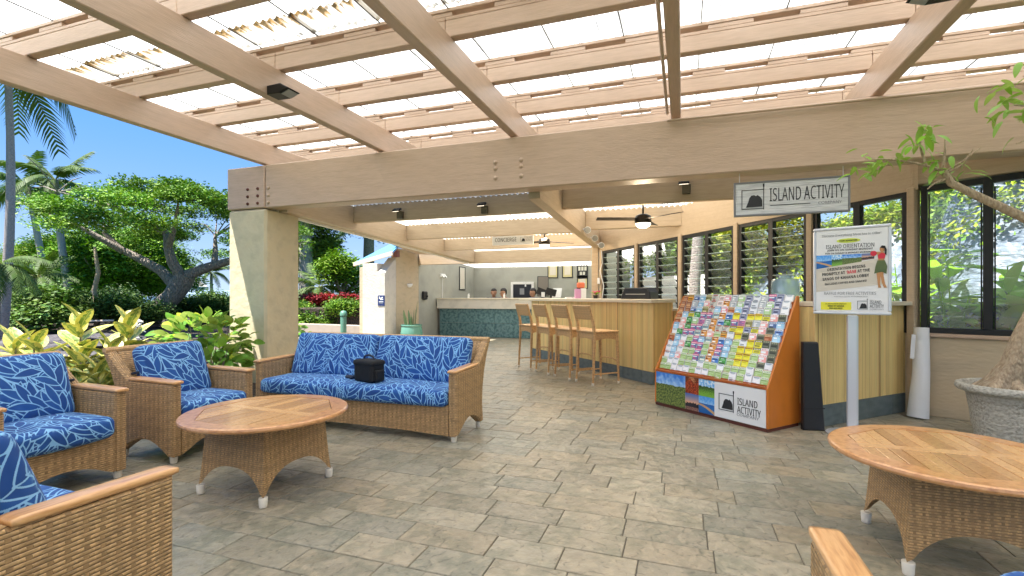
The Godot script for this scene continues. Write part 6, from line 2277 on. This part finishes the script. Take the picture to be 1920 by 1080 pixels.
	part(o, "jug", MB.new().lathe([Vector2(0, 0), Vector2(0.12, 0.0), Vector2(0.135, 0.02), Vector2(0.135, 0.20), Vector2(0.12, 0.235), Vector2(0, 0.245)], 24), M.jug_plastic)
	part(o, "lid", MB.new().lathe([Vector2(0, 0.246), Vector2(0.06, 0.246), Vector2(0.055, 0.27), Vector2(0, 0.272)], 16), M.jug_plastic)
	# black folded stand between rack and desk
	o = thing("black_floor_case", "tall black folded case leaning between the orange rack and the bamboo desk", "case", V(1.115, 0, -5.045), 12.0)
	part(o, "shell", MB.new().prism(PackedVector2Array([Vector2(-0.11, 0), Vector2(0.075, 0), Vector2(0.02, 0.775), Vector2(0.01, 0.79), Vector2(-0.11, 0.79)]), 0.06, 0.01), M.black_plastic)
	part(o, "ridge", MB.new().box(V(-0.02, 0.20, 0.031), V(0.18, 0.010, 0.006), 0.002), M.black_metal)
	# white roll leaning on the wall
	o = thing("paper_roll", "white roll of vinyl leaning on the tan wall by the desk", "roll", V(2.195, 0, -5.90))
	var rl := MB.new()
	rl.tube([V(-0.005, 0.004, 0), V(0.035, 0.45, -0.035), V(0.05, 0.885, -0.07)], [0.088, 0.070, 0.062], 20)
	part(o, "roll", rl, M.white_paint)
	part(o, "loose_edge", MB.new().box(V(-0.045, 0.70, 0.0), V(0.035, 0.24, 0.004), 0.0, Basis(Vector3.BACK, -0.06)), M.white_paint)
	# camera bag on the sofa
	o = thing("camera_bag", "black camera bag sitting in the middle of the sofa", "bag", V(-2.66, 0.436, -3.74), -14.0)
	part(o, "body", MB.new().cushion(V(0.255, 0.175, 0.15), 0.03, 0.004, 0.0, 8), M.black_cloth, at(V(0, 0.087, 0)))
	part(o, "lid", MB.new().cushion(V(0.265, 0.05, 0.16), 0.022, 0.008, 0.0, 8), M.black_cloth, at(V(0, 0.168, 0)))
	part(o, "handle", MB.new().tube([V(-0.07, 0.188, 0), V(-0.055, 0.222, 0), V(0, 0.236, 0), V(0.055, 0.222, 0), V(0.07, 0.188, 0)], [0.008, 0.009, 0.010, 0.009, 0.008], 6), M.strap)
	part(o, "strap", MB.new().tube([V(-0.128, 0.11, 0), V(-0.16, 0.04, 0.02), V(-0.21, 0.012, 0.03), V(-0.26, 0.012, 0.0)], [0.010, 0.014, 0.014, 0.014], 6), M.strap)
	part(o, "shoulder_pad", MB.new().box(V(-0.24, 0.020, 0.01), V(0.11, 0.022, 0.05), 0.008), M.strap)
	part(o, "side_pocket", MB.new().cushion(V(0.03, 0.10, 0.10), 0.012, 0.0, 0.0, 6), M.black_cloth, at(V(0.135, 0.062, 0)))

# ---------- the potted tree ----------
func build_potted_tree() -> void:
	rng.seed = 850
	var b := V(2.436, 0, -4.978)
	var o := thing("potted_tree", "leaning pale trunked tree in a rough round stone pot at the right edge", "potted tree", b)
	part(o, "pot", MB.new().lathe([Vector2(0, 0), Vector2(0.27, 0), Vector2(0.285, 0.03), Vector2(0.30, 0.14), Vector2(0.315, 0.16), Vector2(0.33, 0.28), Vector2(0.36, 0.42), Vector2(0.43, 0.44), Vector2(0.445, 0.46), Vector2(0.44, 0.49), Vector2(0.41, 0.50), Vector2(0.37, 0.49), Vector2(0.345, 0.44), Vector2(0, 0.43)], 40), M.stone_pot, Transform3D(Basis.from_scale(V(0.78, 1, 0.78)), V(0.03, 0, 0)))
	part(o, "soil", MB.new().lathe([Vector2(0.262, 0.445), Vector2(0.2, 0.455), Vector2(0, 0.46)], 24), M.soil)
	# flared foot and trunk
	part(o, "trunk", MB.new().tube([V(-0.06, 0.42, 0.0), V(-0.02, 0.52, 0.0), V(0.03, 0.66, 0.02), V(0.07, 0.85, 0.04), V(0.13, 1.05, 0.07), V(0.22, 1.28, 0.10), V(0.26, 1.52, 0.13), V(0.20, 1.70, 0.18)], [0.155, 0.115, 0.085, 0.075, 0.07, 0.062, 0.055, 0.045], 14), M.pale_bark)
	for k in 6:
		var a := k * 1.05 + 0.3
		part(o, "root", MB.new().tube([V(0.0, 0.60, 0.0), V(cos(a) * 0.10 - 0.02, 0.50, sin(a) * 0.10), V(cos(a) * 0.21 - 0.03, 0.44, sin(a) * 0.2)], [0.05, 0.045, 0.02], 7), M.pale_bark)
	var main := [V(0.21, 1.66, 0.17), V(0.0, 1.79, 0.20), V(-0.24, 1.95, 0.19), V(-0.44, 2.09, 0.18), V(-0.50, 2.21, 0.17)]
	part(o, "limb", MB.new().tube(main, [0.040, 0.034, 0.030, 0.028, 0.026], 9), M.pale_bark)
	var up := [V(0.20, 1.68, 0.18), V(0.16, 2.0, 0.25), V(0.20, 2.35, 0.3), V(0.12, 2.7, 0.35), V(0.16, 2.95, 0.4)]
	part(o, "limb", MB.new().tube(up, [0.040, 0.036, 0.034, 0.030, 0.02], 9), M.pale_bark)
	var tw := [
		[V(-0.50, 2.2, 0.17), V(-0.66, 2.27, 0.17), V(-0.84, 2.31, 0.2), V(-1.02, 2.33, 0.2)],
		[V(-0.60, 2.25, 0.17), V(-0.64, 2.40, 0.18), V(-0.66, 2.52, 0.2)],
		[V(-0.49, 2.19, 0.17), V(-0.47, 2.35, 0.16), V(-0.47, 2.46, 0.16)],
		[V(-0.48, 2.18, 0.17), V(-0.36, 2.26, 0.17), V(-0.24, 2.36, 0.15)],
		[V(-0.47, 2.17, 0.17), V(-0.38, 2.22, 0.22), V(-0.33, 2.33, 0.25)],
		[V(-0.46, 2.13, 0.18), V(-0.56, 2.09, 0.2), V(-0.60, 2.05, 0.2)],
		[V(-0.46, 2.12, 0.18), V(-0.54, 2.12, 0.16), V(-0.60, 2.17, 0.14)],
		[V(0.17, 2.2, 0.28), V(-0.02, 2.36, 0.3), V(-0.10, 2.33, 0.3)],
		[V(0.16, 2.5, 0.32), V(0.0, 2.58, 0.34), V(-0.14, 2.60, 0.36)],
		[V(0.14, 2.62, 0.33), V(0.02, 2.78, 0.36), V(-0.10, 2.80, 0.38)],
		[V(0.2, 2.4, 0.3), V(0.4, 2.6, 0.4), V(0.5, 2.8, 0.4)],
		[V(0.24, 1.95, 0.22), V(0.2, 2.06, 0.30), V(0.06, 2.12, 0.34)]]
	for t in tw:
		var n: int = t.size()
		var rad := []
		for k in n:
			rad.append(lerpf(0.012, 0.004, k / (n - 1.0)))
		part(o, "twig", MB.new().tube(t, rad, 6), M.pale_bark)
	var shapes := [leaf_mesh(0.105, 0.040, 0.25, 0.2, 5, 0.8).done(), leaf_mesh(0.12, 0.044, 0.45, 0.2, 5, 0.8).done()]
	var spots := [[V(-1.02, 2.31, 0.2), 20, 0.13], [V(-0.84, 2.34, 0.2), 6, 0.08], [V(-0.66, 2.52, 0.2), 20, 0.12], [V(-0.62, 2.40, 0.18), 12, 0.12], [V(-0.45, 2.24, 0.17), 12, 0.10], [V(-0.34, 2.16, 0.22), 5, 0.05], [V(-0.10, 2.66, 0.34), 34, 0.20], [V(0.04, 2.82, 0.36), 40, 0.24], [V(0.06, 2.50, 0.34), 22, 0.16], [V(0.4, 2.7, 0.4), 40, 0.3], [V(0.06, 2.10, 0.34), 16, 0.12], [V(0.12, 1.98, 0.30), 8, 0.08]]
	for q in spots:
		for k in q[1]:
			var p: Vector3 = q[0] + V(rf(-1, 1), rf(-0.8, 0.6), rf(-1, 1)) * q[2]
			part(o, "leaf", shapes[rng.randi() % 2], M.tree_leaf if rng.randf() < 0.7 else M.leaf_2, aim(dir_of(rf(0, TAU), rf(-1.0, 0.3)), p, rf(-0.5, 0.5), rf(0.75, 1.1)))

# ---------- people ----------
func field_mesh(mb: MB, bones: Array, cell: float, blend: float) -> void:
	# bones: [a, b, radius a, radius b]; a smooth union of tapered capsules meshed as surface nets
	var lo := Vector3.ONE * 1e9
	var hi := -lo
	for q in bones:
		var r := maxf(q[2], q[3]) + blend + cell * 2
		for e in 2:
			lo = lo.min(q[e] - Vector3.ONE * r)
			hi = hi.max(q[e] + Vector3.ONE * r)
	var n := Vector3i(((hi - lo) / cell).ceil()) + Vector3i.ONE
	var f := PackedFloat32Array()
	f.resize(n.x * n.y * n.z)
	f.fill(1.0)
	for q in bones:
		var a: Vector3 = q[0]
		var b: Vector3 = q[1]
		var r := maxf(q[2], q[3]) + blend + cell
		var i0 := Vector3i(((a.min(b) - Vector3.ONE * r - lo) / cell).floor()).clamp(Vector3i.ZERO, n - Vector3i.ONE)
		var i1 := Vector3i(((a.max(b) + Vector3.ONE * r - lo) / cell).ceil()).clamp(Vector3i.ZERO, n - Vector3i.ONE)
		var d := b - a
		var dd := maxf(d.length_squared(), 1e-8)
		for z in range(i0.z, i1.z + 1):
			for y in range(i0.y, i1.y + 1):
				for x in range(i0.x, i1.x + 1):
					var p := lo + Vector3(x, y, z) * cell
					var t := clampf((p - a).dot(d) / dd, 0.0, 1.0)
					var s := p.distance_to(a + d * t) - lerpf(q[2], q[3], t)
					var k := (z * n.y + y) * n.x + x
					var o := f[k]
					var h := maxf(blend - absf(o - s), 0.0) / blend
					f[k] = minf(o, s) - h * h * blend * 0.25
	var ids := {}
	var sx := 1
	var sy := n.x
	var sz := n.x * n.y
	for z in n.z - 1:
		for y in n.y - 1:
			for x in n.x - 1:
				var k := z * sz + y * sy + x
				var neg := 0
				for c in 8:
					if f[k + (c & 1) * sx + ((c >> 1) & 1) * sy + ((c >> 2) & 1) * sz] < 0.0:
						neg += 1
				if neg == 0 or neg == 8:
					continue
				var sum := Vector3.ZERO
				var cnt := 0
				for c in 8:
					for ax in 3:
						if c & (1 << ax):
							continue
						var c2 := c | (1 << ax)
						var va := f[k + (c & 1) * sx + ((c >> 1) & 1) * sy + ((c >> 2) & 1) * sz]
						var vb := f[k + (c2 & 1) * sx + ((c2 >> 1) & 1) * sy + ((c2 >> 2) & 1) * sz]
						if (va < 0.0) != (vb < 0.0):
							var t := va / (va - vb)
							var pa := Vector3(c & 1, (c >> 1) & 1, (c >> 2) & 1)
							var pb := Vector3(c2 & 1, (c2 >> 1) & 1, (c2 >> 2) & 1)
							sum += pa.lerp(pb, t)
							cnt += 1
				var p := lo + (Vector3(x, y, z) + sum / cnt) * cell
				var g := Vector3(f[k + sx] + f[k + sx + sy + sz] - f[k] - f[k + sy + sz], f[k + sy] + f[k + sx + sy + sz] - f[k] - f[k + sx + sz], f[k + sz] + f[k + sx + sy + sz] - f[k] - f[k + sx + sy])
				ids[k] = mb.vert(p, g.normalized() if g.length() > 1e-9 else Vector3.UP, Vector2(p.x, p.y))
	for k in ids:
		# one quad round each crossed edge that starts at this cell's low corner
		for ax in 3:
			var e: int = [sx, sy, sz][ax]
			var u: int = [sy, sz, sx][ax]
			var w: int = [sz, sx, sy][ax]
			var va := f[k]
			var vb := f[k + e]
			if (va < 0.0) == (vb < 0.0):
				continue
			if not (ids.has(k - u) and ids.has(k - w) and ids.has(k - u - w)):
				continue
			var q := [ids[k - u - w], ids[k - w], ids[k], ids[k - u]]
			if va < 0.0:
				mb.tri_i(q[0], q[1], q[2])
				mb.tri_i(q[0], q[2], q[3])
			else:
				mb.tri_i(q[0], q[2], q[1])
				mb.tri_i(q[0], q[3], q[2])

func seated_person(label: String, p: Vector3, turn: float, shirt: Material, tilt: float, glasses: bool) -> void:
	var ch := thing("office_chair", "dark office chair under the person: " + label.trim_prefix("person ").get_slice(",", 0), "chair", p, turn, "office chairs behind the concierge counter")
	part(ch, "seat", MB.new().cushion(V(0.44, 0.07, 0.42), 0.03, 0.01, 0.0, 6), M.black_cloth, at(V(0, 0.45, -0.02)))
	part(ch, "column", MB.new().tube([V(0, 0.05, 0), V(0, 0.42, 0)], [0.03, 0.025], 8), M.black_metal)
	for k in 5:
		var a := TAU * k / 5
		part(ch, "leg", MB.new().bar(V(0, 0.05, 0), V(cos(a) * 0.26, 0.025, sin(a) * 0.26), 0.04, 0.03), M.black_metal)
	var o := thing("person", label, "person", p, turn)
	o.scale = Vector3.ONE * 1.07
	ch.scale = Vector3.ONE * 1.07
	var body := MB.new()
	field_mesh(body, [
		[V(-0.06, 0.56, 0), V(0.06, 0.56, 0), 0.13, 0.13], [V(0, 0.58, 0), V(0, 0.86, 0.0), 0.135, 0.145], [V(0, 0.86, 0.0), V(0, 0.98, 0.02), 0.14, 0.11],
		[V(-0.16, 1.02, 0.01), V(0.16, 1.02, 0.01), 0.062, 0.062],
		[V(-0.19, 1.01, 0.01), V(-0.23, 0.78, 0.08), 0.055, 0.045], [V(-0.23, 0.78, 0.08), V(-0.13, 0.76, 0.32), 0.042, 0.032],
		[V(0.19, 1.01, 0.01), V(0.23, 0.78, 0.08), 0.055, 0.045], [V(0.23, 0.78, 0.08), V(0.13, 0.76, 0.32), 0.042, 0.032],
		[V(-0.10, 0.56, 0.05), V(-0.12, 0.53, 0.42), 0.085, 0.06], [V(-0.12, 0.53, 0.42), V(-0.12, 0.08, 0.40), 0.058, 0.042], [V(-0.12, 0.05, 0.38), V(-0.12, 0.035, 0.52), 0.042, 0.032],
		[V(0.10, 0.56, 0.05), V(0.12, 0.53, 0.42), 0.085, 0.06], [V(0.12, 0.53, 0.42), V(0.12, 0.08, 0.40), 0.058, 0.042], [V(0.12, 0.05, 0.38), V(0.12, 0.035, 0.52), 0.042, 0.032]], 0.022, 0.05)
	part(o, "body", body, shirt)
	var hd := Transform3D(Basis(Vector3.RIGHT, tilt), V(0, 1.10, 0.03))
	var head := MB.new()
	head.xf = hd
	field_mesh(head, [
		[V(0, -0.10, -0.02), V(0, 0.04, -0.01), 0.052, 0.048], [V(0, 0.10, -0.012), V(0, 0.145, -0.01), 0.074, 0.083], [V(0, 0.045, 0.03), V(0, 0.10, 0.02), 0.045, 0.062],
		[V(0, 0.118, 0.075), V(0, 0.085, 0.095), 0.008, 0.014], [V(-0.018, 0.05, 0.072), V(0.018, 0.05, 0.072), 0.010, 0.010],
		[V(-0.078, 0.10, -0.005), V(-0.08, 0.13, -0.015), 0.014, 0.016], [V(0.078, 0.10, -0.005), V(0.08, 0.13, -0.015), 0.014, 0.016]], 0.010, 0.018)
	part(o, "head", head, M.skin)
	var hair := MB.new()
	hair.xf = hd
	field_mesh(hair, [[V(0, 0.172, -0.03), V(0, 0.182, 0.0), 0.080, 0.070], [V(0, 0.11, -0.045), V(0, 0.16, -0.03), 0.068, 0.08]], 0.010, 0.03)
	part(o, "hair", hair, M.hair)
	for s in [-1.0, 1.0]:
		part(o, "eye", MB.new().ball(Vector3.ZERO, V(0.012, 0.007, 0.006), 8, 6), M.hair, hd * at(V(s * 0.030, 0.118, 0.078)))
	var hands := MB.new()
	for s in [-1.0, 1.0]:
		var bones := [[V(s * 0.13, 0.76, 0.32), V(s * 0.10, 0.755, 0.38), 0.026, 0.030]]
		for k in 4:
			var bx: float = s * (0.10 + (k - 1.5) * 0.017)
			var fl: float = [0.058, 0.072, 0.068, 0.052][k]
			bones.append([V(bx, 0.757, 0.395), V(bx, 0.748, 0.395 + fl * 0.6), 0.009, 0.008])
			bones.append([V(bx, 0.748, 0.395 + fl * 0.6), V(bx, 0.735, 0.395 + fl), 0.008, 0.007])
		bones.append([V(s * 0.085, 0.755, 0.36), V(s * 0.06, 0.748, 0.40), 0.011, 0.009])
		field_mesh(hands, bones, 0.006, 0.006)
	part(o, "hands", hands, M.skin)
	if glasses:
		var gm := MB.new()
		for s in [-1.0, 1.0]:
			gm.box(V(s * 0.032, 0.118, 0.093), V(0.05, 0.006, 0.004))
			gm.box(V(s * 0.032, 0.098, 0.093), V(0.046, 0.004, 0.004))
			gm.box(V(s * 0.07, 0.116, 0.04), V(0.004, 0.006, 0.11))
		part(o, "glasses", gm, M.black_plastic, hd)

func build_people() -> void:
	seated_person("person with short dark hair in a dark shirt, leftmost behind the concierge counter", V(-5.60, 0, -14.35), 12.0, M.dark_shirt, 0.03, false)
	seated_person("person in glasses and a floral shirt looking down, second behind the concierge counter", V(-5.14, 0, -14.08), -50.0, M.floral_shirt, 0.14, true)
	seated_person("person in a grey shirt partly hidden behind the counter bottles, third from the left", V(-4.28, 0, -14.3), -40.0, M.grey_shirt, 0.06, false)
	solo("office_desk", "low work desk behind the concierge counter", "desk", MB.new().span(V(-6.6, 0.69, -13.98), V(-4.2, 0.73, -13.86)).span(V(-6.6, 0, -13.97), V(-6.56, 0.689, -13.87)).span(V(-4.24, 0, -13.97), V(-4.2, 0.689, -13.87)), M.honey_wood)

func extra_materials() -> void:
	mat("glass_edge", C(0.50, 0.62, 0.58), 0.3)
	mat("lap_dirt", C(0.12, 0.11, 0.10), 0.9)
	mat("steel_grey", C(0.20, 0.20, 0.21), 0.5)
	mat("white_steel", C(0.72, 0.72, 0.74), 0.3, 0.4)
	mat("print_skin", C(0.52, 0.25, 0.10), 0.6)
	mat("leaf_plain", C(0.10, 0.14, 0.05), 0.6)
	mat("lens_grey", C(0.33, 0.33, 0.31), 0.3)
	mat("bronze_box", C(0.07, 0.06, 0.035), 0.5)
	mat("pot_grey", C(0.22, 0.22, 0.22), 0.6)
	var sl := mat("snake_leaf", C(1, 1, 1), 0.45)
	uv_tex(sl, ntex(28, 0.05, [C(0.10, 0.17, 0.07), C(0.20, 0.29, 0.13), C(0.36, 0.42, 0.20)], 128, 3), Vector2(1, 3))

func _ready() -> void:
	rng.seed = 12345
	camera_and_light()
	make_materials()
	extra_materials()
	build_floor()
	build_pergola()
	build_lobby()
	build_windows()
	rng.seed = 2
	build_garden()
	build_embankment()
	rng.seed = 3
	build_bar()
	build_stools()
	build_rack()
	rng.seed = 4
	build_seats()
	build_tables()
	build_signs()
	build_fittings()
	build_interior()
	build_potted_tree()
	rng.seed = 5
	build_variegated()
	build_shrub()
	build_people()
